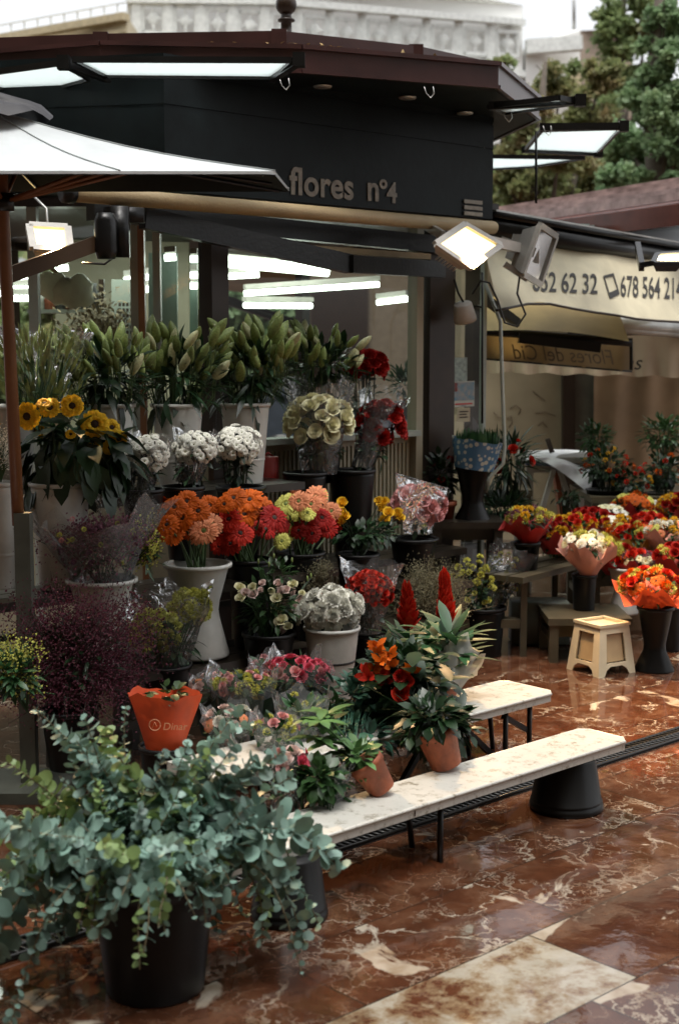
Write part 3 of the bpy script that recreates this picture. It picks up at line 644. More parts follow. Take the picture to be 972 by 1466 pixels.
# ---------------------------------------------------------------- second kiosk at the right
K2 = thing('market_kiosk', 'neighbouring flower kiosk with a red brown ribbed roof and pale boarded wall', 'kiosk', (3.0, 11.2, 0))
e0, e1 = G(690, 338, 2.42), G(1010, 296, 2.42); e0, e1 = Vector((e0.x,e0.y,2.42)), Vector((e1.x,e1.y,2.42)); r0, r1 = P(690, 314, e0.y+1.6), P(1020, 262, e1.y+2.4)
g = MB(); g.prism([e0, e1, r1, r0], (0,0,.03)); g.slab(e0-Z*.03, e1-Z*.03, .05, .13); part('roof', g, M['maroon2'] if 'maroon2' in M else mat('red brown roof sheet', (.10,.03,.02), .25, var=.3, scale=4), K2, False)
g = MB()
for k in range(5):
    t0 = (k+.5)/5; a = e0.lerp(r0, t0); b = e1.lerp(r1, t0); g.slab(a+Z*.07, b+Z*.07, .05, .05)
part('roof_ribs', g, mat('pale roof rib', (.42,.32,.30), .25, var=.4), K2, False)  # ribs paler than the roof sheet
g = MB(); g.prism([P(630,330,11.5), P(812,330,11.5), P(812,900,11.5), P(630,900,11.5)], (0,.05,0)); w2_ = part('wall', g, mat('stained pale board wall', (.43,.36,.24), .6, var=.22, scale=2.2, detail=8), K2, False)
g = MB()
for pts in ([(730,585),(738,580),(745,586),(742,594)], [(762,560),(772,568),(780,574)], [(766,592),(780,590),(795,596)], [(725,600),(731,596),(733,606),(728,612)], [(706,590),(712,596),(720,600)], [(770,610),(776,604),(783,612)]):
    g.tube([P(x, y, 11.49) for x, y in pts], .0035, 4)
part('scribble', g, mat('brown marker', (.12,.07,.04), .7), w2_)
g = MB(); g.prism([P(806,500,11.4), P(823,500,11.4), P(823,1000,11.4), P(806,1000,11.4)], (0,.1,0)); part('door_frame', g, M['darkbrown'], K2, False)
g = MB(); g.prism([P(823,520,11.46), P(852,520,11.46), P(852,900,11.46), P(823,900,11.46)], (0,.04,0)); part('shutter', g, mat('grey brown shutter', (.13,.12,.09), .6), K2, False)
g = MB(); g.sheet(lambda a, b: P(850+a*190, 515+b*260, 11.35) + Vector((0, .022*math.sin(a*26+b*2.5), 0)), 60, 6); part('curtain', g, mat('brown curtain cloth', (.30,.20,.115), .7, var=.2, scale=3, transl=.1), K2)
g = MB(); g.box((3.2, 12.4, 1.15), (3.0, 1.6, 2.3)); part('kiosk_body', g, M['darkbrown'], K2, False)
# awning with the phone numbers
V2D = Vector((.5, .866, 0))
A2 = thing('phone_awning', 'dirty cream awning printed with phone numbers at the right', 'awning', P(850, 400, 8.6))
rolA, rolB = P(700, 326, 8.0), P(1010, 376, 9.6)
g = MB(); g.tube([rolA, rolB], .055, 12); g.slab(rolA+Z*.07, rolB+Z*.07, .10, .03); part('roller', g, M['blackmetal'], A2)
g = MB(); g.slab(rolA+Z*.092, rolB+Z*.092, .10, .01); part('roller_cover', g, M['alu'], A2, False)
topl = [(692,352),(722,345),(800,357),(880,366),(1010,386)]; botl = [(716,446),(770,432),(805,446),(850,458),(1010,462)]
def lerpl(pl, a):
    x = a*(len(pl)-1); i = min(int(x), len(pl)-2); f_ = x-i; f_ = f_*f_*(3-2*f_)*.5+f_*.5; return (pl[i][0]+(pl[i+1][0]-pl[i][0])*f_, pl[i][1]+(pl[i+1][1]-pl[i][1])*f_)
def awnpt(px, v):
    """v 0 top .. 1 bottom"""
    a = (px-692)/318.0; Yt = 8.0 + a*1.45; tp_, bt_ = lerpl(topl, a), lerpl(botl, a)
    return P(px, tp_[1]*(1-v)+bt_[1]*v, Yt - v*.45 + .02*math.sin(a*20+v*3))
g = MB(); g.sheet(lambda a, b: awnpt(692+a*318 + b*22*max(0, 1-a/.3), b), 48, 8); part('cloth', g, mat('dirty cream awning cloth', (.60,.54,.38), .55, var=.16, scale=4.5, transl=.1, bump=.3, bscale=10, detail=8), A2)
g = MB(); g.tube([awnpt(694+a*31+16*(a<1), 1) - Z*.004 for a in range(11)], .008, 5); part('hem', g, M['darkbrown'], A2)
def awntext(body, px0, pyb, px1, hpx, sy=1.0):
    mb = textmesh(body, 1.0, M['core'], .012, depth=0.0); xs = [v[0] for v in mb.v]; x0, x1 = min(xs), max(xs); y1 = max(v[1] for v in mb.v); y0 = min(v[1] for v in mb.v)
    def fn(q_):
        px = px0 + (q_.x-x0)/(x1-x0)*(px1-px0); a = (px-692)/318.0; py = pyb + (px-px0)*.045 - (q_.y-y0)/(y1-y0)*hpx
        tp_, bt_ = lerpl(topl, a), lerpl(botl, a); v = (py-tp_[1])/(bt_[1]-tp_[1]); p_ = awnpt(px, v); return p_ + Vector((-.003, -.012, 0))
    warp(mb, fn); part('lettering', mb, M['ink'], A2, False)
M['ink'] = mat('black printed ink', (.018,.015,.012), .6)
awntext('652 62 32', 763, 417, 855, 29); awntext('678 564 214', 888, 425, 976, 31)
pp = [(863,395),(878,391),(887,421),(873,428)]
def aw(px, py):
    a = (px-692)/318.0; tp_, bt_ = lerpl(topl, a), lerpl(botl, a); return awnpt(px, (py-tp_[1])/(bt_[1]-tp_[1])) + Vector((-.003,-.013,0))
g = MB(); cq = [aw(x, y) for x, y in pp]; cc = sum(cq, Vector())/4; ii = [cc+(q_-cc)*.78 for q_ in cq]; ii[2] = ii[1].lerp(ii[2], .82); ii[3] = ii[0].lerp(ii[3], .82)
for i in range(4): j = (i+1) % 4; g.poly([cq[i], cq[j], ii[j], ii[i]])
part('phone_symbol', g, M['ink'], A2, False)
# yellow underside, frame, mirrored valance
C2 = thing('mirrored_valance_awning', 'brown awning seen from inside with mirrored script and yellow lit cloth', 'awning', P(800, 480, 9.0))
g = MB(); g.sheet(lambda a, b: P(688+a*(212-15*(1-b))+(0), (425+a*22)*(1-b) + (474+a*16)*b + (-8*math.sin(a*3)), 8.6+.5*(1-b)), 16, 4); part('cloth', g, mat('yellow lit awning cloth', (.33,.235,.085), .6, var=.15, scale=5, transl=.25), C2)
g = MB(); g.sheet(lambda a, b: P(684+a*218, (472+a*16)*(1-b)+(513+a*19)*b, 9.05+a*.25 + .02*math.sin(a*25)), 30, 3); val = part('valance', g, mat('brown backlit valance', (.24,.165,.075), .6, var=.15, scale=5, transl=.25), C2)
g = MB(); g.tube([P(903+0*k, 490+k*8, 9.2) for k in range(6)], .012, 5); g.tube([P(684+k*22, 473+k*1.7, 9.03) for k in range(11)], .028, 5); g.tube([P(684+k*22, 513+k*1.9, 9.04+k*.025) for k in range(11)], .008, 4); part('frame', g, M['blackmetal'], C2)
g = MB(); g.slab(P(742,484,8.9), P(858,498,8.9), .08, .06); g.slab(P(690,425,8.3), P(740,462,8.6), .04, .05); part('folding_arm', g, M['blackmetal'], C2, False)
mb = textmesh('Flores del Cid', 1, M['ink'], 0, shear=.25, depth=0); xs = [v[0] for v in mb.v]; x0, x1 = min(xs), max(xs)
def fn(q_):
    px = 878 - (q_.x-x0)/(x1-x0)*146; py = 522 - (878-px)*.06 - q_.y*30; return P(px, py, 9.02+(px-684)/218*.25)
warp(mb, fn); part('lettering', mb, mat('faded brown script', (.10,.07,.04), .7), val, False)
# pale valance and silver rail at the right, and its hidden left part
D2 = thing('cream_valance_awning', 'cream valance hanging under a silver rail at the right edge', 'awning', P(930, 500, 9.5))
g = MB(); g.sheet(lambda a, b: P(690+a*330, (484-6*a)*(1-b) + (533+a*8)*b + 1.5*math.sin(a*40)*b, 9.7 + .03*math.sin(a*60)*b), 70, 4); part('valance', g, mat('cream valance cloth', (.50,.40,.28), .65, var=.1, scale=4, transl=.2), D2)
g = MB(); g.tube([P(862,462,9.0), P(1010,474,9.9)], .045, 10); g.tube([P(862,469,9.0), P(1010,481,9.9)], .03, 8); part('front_rail', g, mat('pale grey rail', (.5,.5,.47), .3, metal=.3), D2)
mb = textmesh('as', .14, M['ink'], 0, shear=.3, depth=0); o_ = P(893, 529, 9.63); warp(mb, lambda q_: o_ + Vector((q_.x, 0, q_.y))); part('lettering', mb, M['ink'], D2, False)
# white umbrella at the right edge above the awning, its tube arm
t = thing('white_canopy', 'white canopy edge beyond the phone number awning at the right', 'canopy', P(930, 340, 9.6))
g = MB(); g.prism([P(838,352,9.9), P(866,325,10.3), P(1000,318,10.6), P(1000,362,9.3)], (0,0,.012)); part('cloth', g, M['canvas'], t, False)
g = MB(); g.slab(P(722,338,9.6), P(832,331,9.8), .05, .03); g.slab(P(832,329,9.8), P(1000,305,10.3), .05, .04); g.box(P(832,331,9.75), (.09,.09,.09)); part('folding_arm', g, mat('grey green arm', (.25,.30,.28), .35), t, False)
# low dark roof line beyond kiosks
# ---------------------------------------------------------------- buildings far behind
def facade(name, label, pts, ymid, m, deep=4):
    t = thing(name, label, 'building', Vector((pts[0].x, pts[0].y, 0))); g = MB(); g.prism(pts, (0, deep, 0)); part('wall', g, m, t, False); return t
wh = mat('plain white stucco', (.86,.86,.83), .8, var=.05, scale=.3); cr_ = mat('pale yellow stucco', (.66,.58,.40), .8, var=.08, scale=.3); crd = mat('yellow stucco relief', (.52,.44,.28), .8)  # one even white for the far walls
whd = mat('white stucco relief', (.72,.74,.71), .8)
Yb = 48
t = facade('ornate_building', 'bleached white ornate building with carved panels behind the kiosk roof', [P(182,240,Yb), P(182,-40,Yb), P(400,-60,Yb), P(748,8,Yb+6), P(748,240,Yb+6)], Yb, wh)
def wb(px, py): return P(px, py, Yb + 6*(px-400)/348 - .12 if px > 400 else Yb-.12)
for k in range(12):
    x = 205 + k*46
    for (y0, y1, w_) in ((5+k*3.6, 46+k*3.0, 30),):
        g = MB(); a, b, c, d = wb(x, y0), wb(x+w_, y0+2), wb(x+w_, y1+2), wb(x, y1)
        for p_, q_ in ((a,b),(b,c),(c,d),(d,a)): g.slab(p_, q_, .12, .10, Vector((0,-1,0)))
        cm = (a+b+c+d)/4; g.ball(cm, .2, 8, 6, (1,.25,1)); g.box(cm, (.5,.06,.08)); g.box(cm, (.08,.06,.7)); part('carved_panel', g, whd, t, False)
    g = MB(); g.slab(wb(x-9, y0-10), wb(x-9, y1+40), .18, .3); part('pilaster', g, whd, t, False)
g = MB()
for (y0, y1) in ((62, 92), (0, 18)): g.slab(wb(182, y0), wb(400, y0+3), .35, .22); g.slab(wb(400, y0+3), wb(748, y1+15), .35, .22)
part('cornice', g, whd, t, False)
g = MB()
for k in range(46): g.box(wb(300+k*9.6, 66+k*.9), (.10,.2,.25))
part('dentils', g, whd, t, False)
t = facade('balustrade_building', 'pale yellow building with a patterned parapet at the upper left', [P(-60,260,44), P(-60,62,44), P(182,22,40), P(182,260,40)], 44, cr_)
def yb(px, py): return P(px, py, 42.4 - 2.4*(px)/182 - .1)
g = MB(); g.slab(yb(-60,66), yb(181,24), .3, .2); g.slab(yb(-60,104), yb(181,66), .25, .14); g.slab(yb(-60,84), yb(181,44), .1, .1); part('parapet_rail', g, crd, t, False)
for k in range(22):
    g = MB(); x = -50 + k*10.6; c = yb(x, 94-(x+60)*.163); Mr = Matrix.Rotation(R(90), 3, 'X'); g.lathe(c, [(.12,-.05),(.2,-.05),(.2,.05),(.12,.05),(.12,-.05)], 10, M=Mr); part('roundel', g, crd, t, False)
g = MB()
for k in range(12): a = yb(-40+k*19, 72-(k*19-40+60)*.17); g.tube([a, a+Z*.5], .03, 4)
for dz in (.2,.45): g.tube([yb(-60,70)+Z*dz, yb(181,28)+Z*dz], .025, 4)
part('railing', g, whd, t, False)
t = facade('apartment_block', 'grey tan block with a white balcony behind the trees', [P(830,170,55), P(830,44,55), P(875,42,55), P(905,60,56), P(905,170,56)], 55, mat('tan plaster', (.34,.27,.21), .8))
g = MB(); g.prism([P(752,170,54), P(752,66,54), P(822,42,54.5), P(830,44,54.5), P(830,170,54.5)], (0,3,0)); part('side_wall', g, wh, t, False)
g = MB(); g.slab(P(752,68,53.8), P(832,62,53.8), .5, .5); part('balcony', g, whd, t, False); g = MB(); g.slab(P(822,90,53.9), P(822,160,53.9), .4, .3, Vector((0,1,0))); part('drain_pipe', g, crd, t, False)
g = MB(); g.tube([P(821,42,54), P(821,-20,54)], .08, 4); part('antenna', g, M['alu'], t)
# white fence far behind, seen through the kiosk
t = thing('white_fence', 'white picket fence seen through the kiosk glass', 'fence', P(560, 560, 22))
for k in range(14): g = MB(); g.slab(P(516+k*9, 484, 22), P(516+k*9, 510, 22), .05, .05, Vector((0,1,0))); part('picket', g, M['lampwhite'], t, False)
g = MB(); g.slab(P(510,486,22), P(645,488,22), .05,.06); part('rail', g, M['lampwhite'], t, False); g = MB(); g.slab(P(510,508,22), P(645,510,22), .05,.06); part('rail', g, M['lampwhite'], t, False)
g = MB(); g.slab(P(532,440,21.9), P(540,520,21.9), .1, .1, Vector((0,1,0))); g.slab(P(622,440,21.9), P(622,520,21.9), .16,.1, Vector((0,1,0))); part('post', g, M['lampwhite'], t, False)
# a dark parked car roofline beyond
cc = P(580, 560, 15); cc.z = 0
t = thing('parked_car', 'dark blue grey car parked beyond the kiosk seen through the glass', 'car', cc)
g = MB(); prof = [(-2.0,.35),(-2.0,.85),(-1.5,1.0),(-.9,1.38),(.6,1.42),(1.4,1.02),(2.0,.9),(2.05,.35)]
g.prism([cc+Vector((x,0,z)) for x, z in prof], (0,1.6,0)); part('body', g, mat('slate car paint', (.07,.085,.11), .25, coat=.5), t, False)
g = MB(); g.prism([cc+Vector((x,-.01,z)) for x, z in [(-1.35,1.0),(-.85,1.32),(.55,1.36),(1.2,1.02)]], (0,1.62,0)); part('side_window', g, mat('car glass', (.02,.025,.03), .1), t, False)
for x in (-1.3, 1.25): g = MB(); g.lathe(cc+Vector((x,.05,.32)), [(0,-.1),(.32,-.1),(.32,.1),(0,.1)], 20, M=Matrix.Rotation(R(90),3,'X')); part('wheel', g, M['blackmetal'], t)

# ---------------------------------------------------------------- trees
def treemat(n, c1, c2, c3):
    m = bpy.data.materials.new(n); m.use_nodes = True; t = m.node_tree; b = t.nodes['Principled BSDF']; b.inputs['Roughness'].default_value = .55
    tc = t.nodes.new('ShaderNodeTexCoord'); a = t.nodes.new('ShaderNodeTexNoise'); a.inputs['Scale'].default_value = 1.1; a.inputs['Detail'].default_value = 6; a.inputs['Roughness'].default_value = .7
    t.links.new(tc.outputs['Object'], a.inputs['Vector']); r = t.nodes.new('ShaderNodeValToRGB'); r.color_ramp.elements.new(.5)
    for e, (p_, c) in zip(r.color_ramp.elements, ((.34, c1), (.52, c2), (.66, c3))): e.position = p_; e.color = (*c, 1)
    t.links.new(a.outputs['Fac'], r.inputs[0]); t.links.new(r.outputs[0], b.inputs['Base Color'])
    tr = t.nodes.new('ShaderNodeBsdfTranslucent'); t.links.new(r.outputs[0], tr.inputs[0]); mx = t.nodes.new('ShaderNodeMixShader'); mx.inputs[0].default_value = .5
    t.links.new(b.outputs[0], mx.inputs[1]); t.links.new(tr.outputs[0], mx.inputs[2]); t.links.new(mx.outputs[0], t.nodes['Material Output'].inputs[0]); return m
TM = [treemat('turning plane tree leaves', (.18,.25,.10), (.27,.28,.12), (.34,.24,.13)), treemat('cool green leaves', (.16,.27,.14), (.25,.37,.19), (.34,.43,.22)), treemat('mixed green leaves', (.17,.25,.11), (.26,.33,.14), (.36,.32,.15))]
bark = mat('bark', (.12,.10,.08), .9, var=.3)
def tree(base, h, blobs, n, m, label, seed, lsz=.2):
    """blobs: list of (centre, radius) of leaf clumps; twigs join them to the trunk"""
    t = thing('tree', label, 'tree', base, 'trees behind the kiosks'); rg = random.Random(seed); g = MB()
    top_ = base + Z*h; g.tube([base, base+Vector((.1,0,h*.35)), base+Vector((-.1,.1,h*.7)), top_], [.2,.16,.1,.03], 8)
    for c, r in blobs:
        s0 = base + Z*(h*rg.uniform(.3,.6)); g.tube([s0, s0.lerp(c, .5)+Vector((0,0,.2)), c], [.07,.045,.012], 5, False)
        for _ in range(4): q_ = c + Vector((rg.uniform(-1,1),rg.uniform(-1,1),rg.uniform(-.7,1)))*r*.9; g.tube([c, q_], [.016,.006], 4, False)
    part('trunk', g, bark, t); g = MB(); tot = sum(r**2 for c, r in blobs)
    for c, r in blobs:
        sub = [(c + Vector((rg.gauss(0,1),rg.gauss(0,1),rg.gauss(0,1)*.8)).normalized()*r*rg.uniform(.35,1.0), r*rg.uniform(.16,.34)) for _ in range(14)]
        for _ in range(int(n*r*r/tot)):
            cc_, rr_ = rg.choice(sub); p_ = cc_ + Vector((rg.gauss(0,.55),rg.gauss(0,.55),rg.gauss(0,.45)))*rr_
            d = Vector((rg.uniform(-1,1),rg.uniform(-1,1),rg.uniform(-.9,.5))).normalized(); x = d.orthogonal().normalized(); x.rotate(Quaternion(d, rg.uniform(0,6.28))); ls = lsz*rg.uniform(.5,1.15)
            g.poly([p_, p_+d*ls*.5+x*ls*.36, p_+d*ls, p_+d*ls*.5-x*ls*.36])
    part('crown', g, m, t); return t
def blobs(lst, Y): return [(P(px, py, Y+dy), rp*Y/FPX) for px, py, rp, dy in lst]
def gb(px, Y): q_ = P(px, 700, Y); q_.z = 0; return q_
tree(gb(770,21), 5.6, blobs([(760,170,42,0),(800,125,40,1),(745,230,40,0),(800,220,48,-1),(848,165,42,0),(760,270,45,0),(835,250,50,1),(860,110,30,0),(720,250,30,0)], 21), 34000, TM[0], 'plane tree with browning leaves just right of the kiosk roof', 1, .095)
tree(gb(930,18), 6.5, blobs([(930,150,50,0),(960,90,46,0),(900,210,50,1),(955,220,52,0),(985,160,50,0),(940,270,50,1),(890,260,40,0),(1010,80,45,0),(950,30,26,0)], 18), 36000, TM[1], 'cool green leafy tree at the right edge of the photo', 2, .09)
tree(gb(880,30), 10, blobs([(880,60,38,0),(930,10,36,0),(870,20,20,0),(900,110,44,1),(960,50,34,0),(985,10,36,1),(873,130,30,0),(850,190,46,0),(820,280,60,0)], 30), 24000, TM[2], 'tall tree with sparse upper branches behind the right trees', 3, .145)
tree(gb(720,30), 6, blobs([(722,200,30,0),(716,160,20,0),(735,262,50,0),(722,90,9,0),(716,100,14,0)], 30), 4000, TM[2], 'small leafy tree showing beside the kiosk gutter', 4, .2)
# trees seen through the kiosk glass
tree(gb(380,24), 4.2, blobs([(350,430,55,0),(420,440,50,0),(470,465,45,0),(330,490,50,0),(400,500,50,0),(460,500,40,0),(540,465,45,0),(600,455,40,0)], 24), 12000, TM[1], 'low tree seen through the kiosk front glass', 5, .24)
tree(gb(150,20), 3.6, blobs([(120,440,50,0),(170,450,40,0),(60,470,50,0),(150,480,50,0)], 20), 5000, TM[2], 'shadowy tree seen through the left kiosk windows', 6, .24)
# pavement wall far off to stop the horizon
t = thing('hedge', 'dark clipped hedge far beyond the kiosks', 'hedge', (0, 34, 0)); g = MB(); rg = random.Random(9)
for k in range(9000):
    p_ = Vector((rg.uniform(-22, 24), 34+rg.gauss(0,.4), rg.uniform(0,1)**.8*3.6 + .4*math.sin(k*.01))); d = Vector((rg.uniform(-1,1),rg.uniform(-1,0),rg.uniform(-.5,1))).normalized(); x = d.orthogonal().normalized()*.2; g.poly([p_, p_+d*.2+x, p_+d*.42, p_+d*.2-x])
part('hedge_leaves', g, TM[2], t)
g = MB(); g.box((1, 34.4, 1.6), (46, .5, 3.2)); part('hedge_core', g, M['leafdark'], t, False)

# unseen house blocks added behind and left of the camera to shade the stall
for (x, y, sx_, sy_, h, lab) in ((0, -17, 70, 6, 30, 'unseen ochre house row added behind the camera to block sky light'), (-24, 2, 6, 26, 18, 'unseen ochre house block added at the left to shade the stall')):
    t = thing('added_shade_house', lab, 'building', (x, y, 0)); g = MB(); g.box((x, y, h/2), (sx_, sy_, h)); part('wall', g, mat('ochre render', (.24,.19,.13), .85), t, False)
    g = MB()
    if sx_ > 20:
        for i in range(16):
            for j in range(5): g.box((x-sx_/2+2.5+i*4.3, y+sy_/2+.02, 1.8+j*3.2), (1.3, .1, 2.0))
    else:
        for i in range(6):
            for j in range(4): g.box((x+sx_/2+.02, y-sy_/2+2.5+i*4.2, 1.8+j*3.2), (.1, 1.3, 2.0))
    part('window', g, M['core'], t, False)

cloudc = P(142, 468, 8.0)
t = thing('dried_wreath', 'brownish dried foliage hanging inside the left kiosk window', 'wreath', cloudc + Z*.2); g = MB(); rg = random.Random(5)
for _ in range(900):
    p_ = cloudc + Vector((rg.gauss(0,.09), rg.gauss(0,.06), rg.gauss(0,.07))); d = Vector((rg.uniform(-1,1),rg.uniform(-1,1),rg.uniform(-1,1))).normalized(); x = d.orthogonal().normalized()*.009; g.poly([p_, p_+d*.02+x, p_+d*.04, p_+d*.02-x])
part('dried_leaves', g, mat('dried brown green leaves', (.14,.10,.04), .7, var=.6, scale=20), t); g = MB(); g.tube([cloudc, cloudc+Z*.2], .004, 4); part('cord', g, M['cable'], t)
# ---------------------------------------------------------------- blooms (templates pointing along +Z, unit about 1 = radius)
def tmpl(name, mb, mats): return mb.data(name, mats)
def petals(mb, n, r0, r1, z0, z1, wd, seg=3, jit=.1, rg=rnd, ph=0, curl=.1):
    for k in range(n):
        a = 2*math.pi*(k+ph)/n + rg.uniform(-jit, jit); u = Vector((math.cos(a), math.sin(a), 0)); x = Vector((-u.y, u.x, 0))
        p_ = u*r0 + Z*z0; q_ = u*r1*rg.uniform(.9,1.03) + Z*(z1+rg.uniform(-.05,.05)); prev = None; tw = rg.uniform(-.25,.25)
        for t_, wf in ((0,.35),(.45,.85),(.85,1.0),(1.0,.5)):
            c_ = p_.lerp(q_, t_) + Z*(.10*math.sin(t_*math.pi) - curl*t_*t_*.8*(r1-r0)); h_ = wd*.55*wf
            cur = [mb.vert(c_ + x*h_ + Z*h_*(.25+tw)), mb.vert(c_), mb.vert(c_ - x*h_ + Z*h_*(.25-tw))]
            if prev: mb.face((prev[0], prev[1], cur[1], cur[0])); mb.face((prev[1], prev[2], cur[2], cur[1]))
            prev = cur
def t_gerbera(m, mc):
    g = MB(); petals(g, 26, .18, 1.0, .02, .02, .17); petals(g, 22, .16, .88, .06, .12, .16, ph=.5); petals(g, 22, .12, .42, .08, .16, .09, 2)
    c = MB(); c.ball((0,0,.08), .2, 10, 6, (1,1,.5)); return tmpl('bloom', g, m), tmpl('bloom_center', c, mc)
def t_daisy(m, mc):
    g = MB(); petals(g, 15, .15, 1.0, .02, .12, .34, 2); petals(g, 10, .1, .75, .06, .25, .3, 2); c = MB(); c.ball((0,0,.1), .17, 8, 5, (1,1,.6)); return tmpl('bloom', g, m), tmpl('bloom_center', c, mc)
def t_sun(m, mc):
    g = MB(); petals(g, 22, .3, 1.0, .0, .1, .3, 3); petals(g, 20, .3, .9, .05, .2, .26, 3, ph=.5); petals(g, 16, .25, .6, .1, .28, .18, 2); c = MB(); c.ball((0,0,.08), .32, 12, 6, (1,1,.45)); return tmpl('bloom', g, m), tmpl('bloom_center', c, mc)
def t_rose(m, n=18, open_=1.0, seed=1, ruff=0.0):
    rg = random.Random(seed); g = MB()
    for k in range(n):
        t = (k+.5)/n; a = k*2.4 + rg.uniform(-.15,.15); Rk = .10+.62*t**.8; hk = .92-.30*t; fl = (.05+.34*t*t)*open_; hw = 1.15-.35*t
        def f(u, v):
            an = a + (u-.5)*2*hw; ed = 1-((u-.5)*2)**2
            r = Rk*(.30+.70*math.sin(min(1,v*1.15)*math.pi/2)) + fl*v**3 + ruff*.10*math.sin(an*13+k)*v*v
            z = hk*v*(.72+.28*ed) - fl*.35*v**4 + ruff*.10*math.sin(an*17+k*2)*v
            return Vector((math.cos(an)*r, math.sin(an)*r, z))
        g.sheet(f, 5 if not ruff else 9, 4)
    return tmpl('bloom', g, m)
def t_pom(m, n=70, seed=2, wd=.3, ln=.55):
    """many small petals over a dome: chrysanthemum, carnation, statice"""
    rg = random.Random(seed); g = MB()
    for k in range(n):
        t = (k+.5)/n; ph_ = math.acos(1-1.15*t); a = k*2.399; d = Vector((math.sin(ph_)*math.cos(a), math.sin(ph_)*math.sin(a), math.cos(ph_))); d = (d + Vector((rg.uniform(-.2,.2),)*3)).normalized()
        g.leaf(d*(1-ln), d, d.orthogonal() + Vector((rg.uniform(-1,1),rg.uniform(-1,1),rg.uniform(-1,1))), ln*rg.uniform(.8,1.1), wd, rg.uniform(-.3,.3), 2, .2, .7)
    return tmpl('bloom', g, m)
def t_bud(m):
    g = MB(); prof = [(0,0),(.11,.08),(.17,.25),(.19,.45),(.17,.68),(.10,.88),(.02,1.0)]; n = 12; rings = []
    for (r, z) in prof: rings.append([g.vert((r*(1+.13*math.cos(3*a_))*math.cos(a_), r*(1+.13*math.cos(3*a_))*math.sin(a_), z)) for a_ in [2*math.pi*j/n for j in range(n)]])
    for i in range(6):
        for j in range(n): q = (j+1)%n; g.face((rings[i][j], rings[i][q], rings[i+1][q], rings[i+1][j]))
    return tmpl('bud', g, m)
TB = dict(
 gor=t_gerbera(M['orange'], M['core']), gsal=t_gerbera(M['salmon'], M['coreg']), gred=t_gerbera(M['red'], M['core']), gyel=t_gerbera(M['lemon'], M['coreg']), gsc=t_gerbera(M['scarlet'], M['core']),
 daisy=t_daisy(M['white'], M['coreg']), ydaisy=t_daisy(M['yellow'], M['corey']), sun=t_sun(M['sunyellow'], M['core']), wdaisy=t_daisy(M['ivory'], M['corey']),
 rivory=(t_rose(M['ivory']),), ryel=(t_rose(M['yellow'], 12, .7),), rred=(t_rose(M['scarlet'], 17, .9, 3),), rpink=(t_rose(M['pink'], 17, .9, 4),), rblush=(t_rose(M['blush'], 13, .8, 5),), rsc=(t_rose(M['scarlet'], 16, .9, 6),),
 carn=(t_rose(M['red'], 22, 1.0, 7, 1.0),), wcarn=(t_rose(M['white'], 22, 1.0, 8, 1.0),), pcarn=(t_rose(M['hotpink'], 18, 1.0, 9, 1.0),), dcarn=(t_rose(M['darkred'], 20, 1, 10, 1),),
 ypom=(t_pom(M['yellowgreen']),), wpom=(t_pom(M['white']),), ypm=(t_pom(M['yellow']),), lpom=(t_pom(M['lemon']),), opom=(t_pom(M['orange']),), rpom=(t_pom(M['scarlet']),), ppom=(t_pom(M['pink']),), mpom=(t_pom(M['purple']),), vpom=(t_pom(M['mauve'], 50, 3),),
 bud=(t_bud(M['budgreen']),), budp=(t_bud(M['budpale']),), wbud=(t_bud(M['white']),))
def bloom(kind, parent, p_, d, r, name='bloom', rg=rnd):
    tp = TB[kind]; o = inst(name, tp[0], parent, p_, d, rg.uniform(0,6.28), r)
    if len(tp) > 1:
        c = bpy.data.objects.new('bloom_center', tp[1]); COL.objects.link(c); c.parent = o
    return o
def dome(c, rx, ry, rz, n, rg, lo=-.25):
    """n spread directions and points on the upper part of an ellipsoid"""
    out = []; i = 0; tot = int(n/(1-(lo+1)/2)) if lo > -1 else n
    for k in range(tot):
        z = 1-2*(k+.5)/tot
        if z < lo: continue
        a = k*2.39996 + rg.uniform(-.25,.25); s_ = math.sqrt(max(0,1-z*z)); d = Vector((s_*math.cos(a), s_*math.sin(a), z))
        out.append((Vector((c.x+d.x*rx, c.y+d.y*ry, c.z+d.z*rz)), d))
    return out[:n]
PXM = lambda px_, Y: px_*Y/FPX                                          # pixels to metres at distance Y
def leaves(mb, c, rx, ry, rz, n, ln, wd, rg, droop=.3, up=.2, inner=.2, curl=.35):
    for _ in range(n):
        d = Vector((rg.gauss(0,1), rg.gauss(0,1), rg.gauss(0,1))).normalized(); k = rg.uniform(inner, .95)
        p_ = c + Vector((d.x*rx, d.y*ry, d.z*rz))*k; dd = (d*.8 + Z*(up-droop*rg.random()*2) + Vector((rg.uniform(-.4,.4),rg.uniform(-.4,.4),rg.uniform(-.3,.3))))
        mb.leaf(p_, dd, Z + Vector((rg.uniform(-.5,.5), rg.uniform(-.5,.5), 0)), ln*rg.uniform(.6,1.15), wd*rg.uniform(.7,1.2), curl*rg.uniform(.3,1.3), 3)
def stems(mb, foot, c, rx, ry, n, rg, r=.003, rz=.0):
    for _ in range(n):
        a = rg.uniform(0, 6.28); k = rg.random()**.5; e = c + Vector((math.cos(a)*rx*k, math.sin(a)*ry*k, rz*rg.uniform(-1,1))); f_ = foot + Vector((math.cos(a)*.05*k, math.sin(a)*.05*k, 0)); mb.tube([f_, f_.lerp(e,.5)+Z*.02, e], r, 4, False)
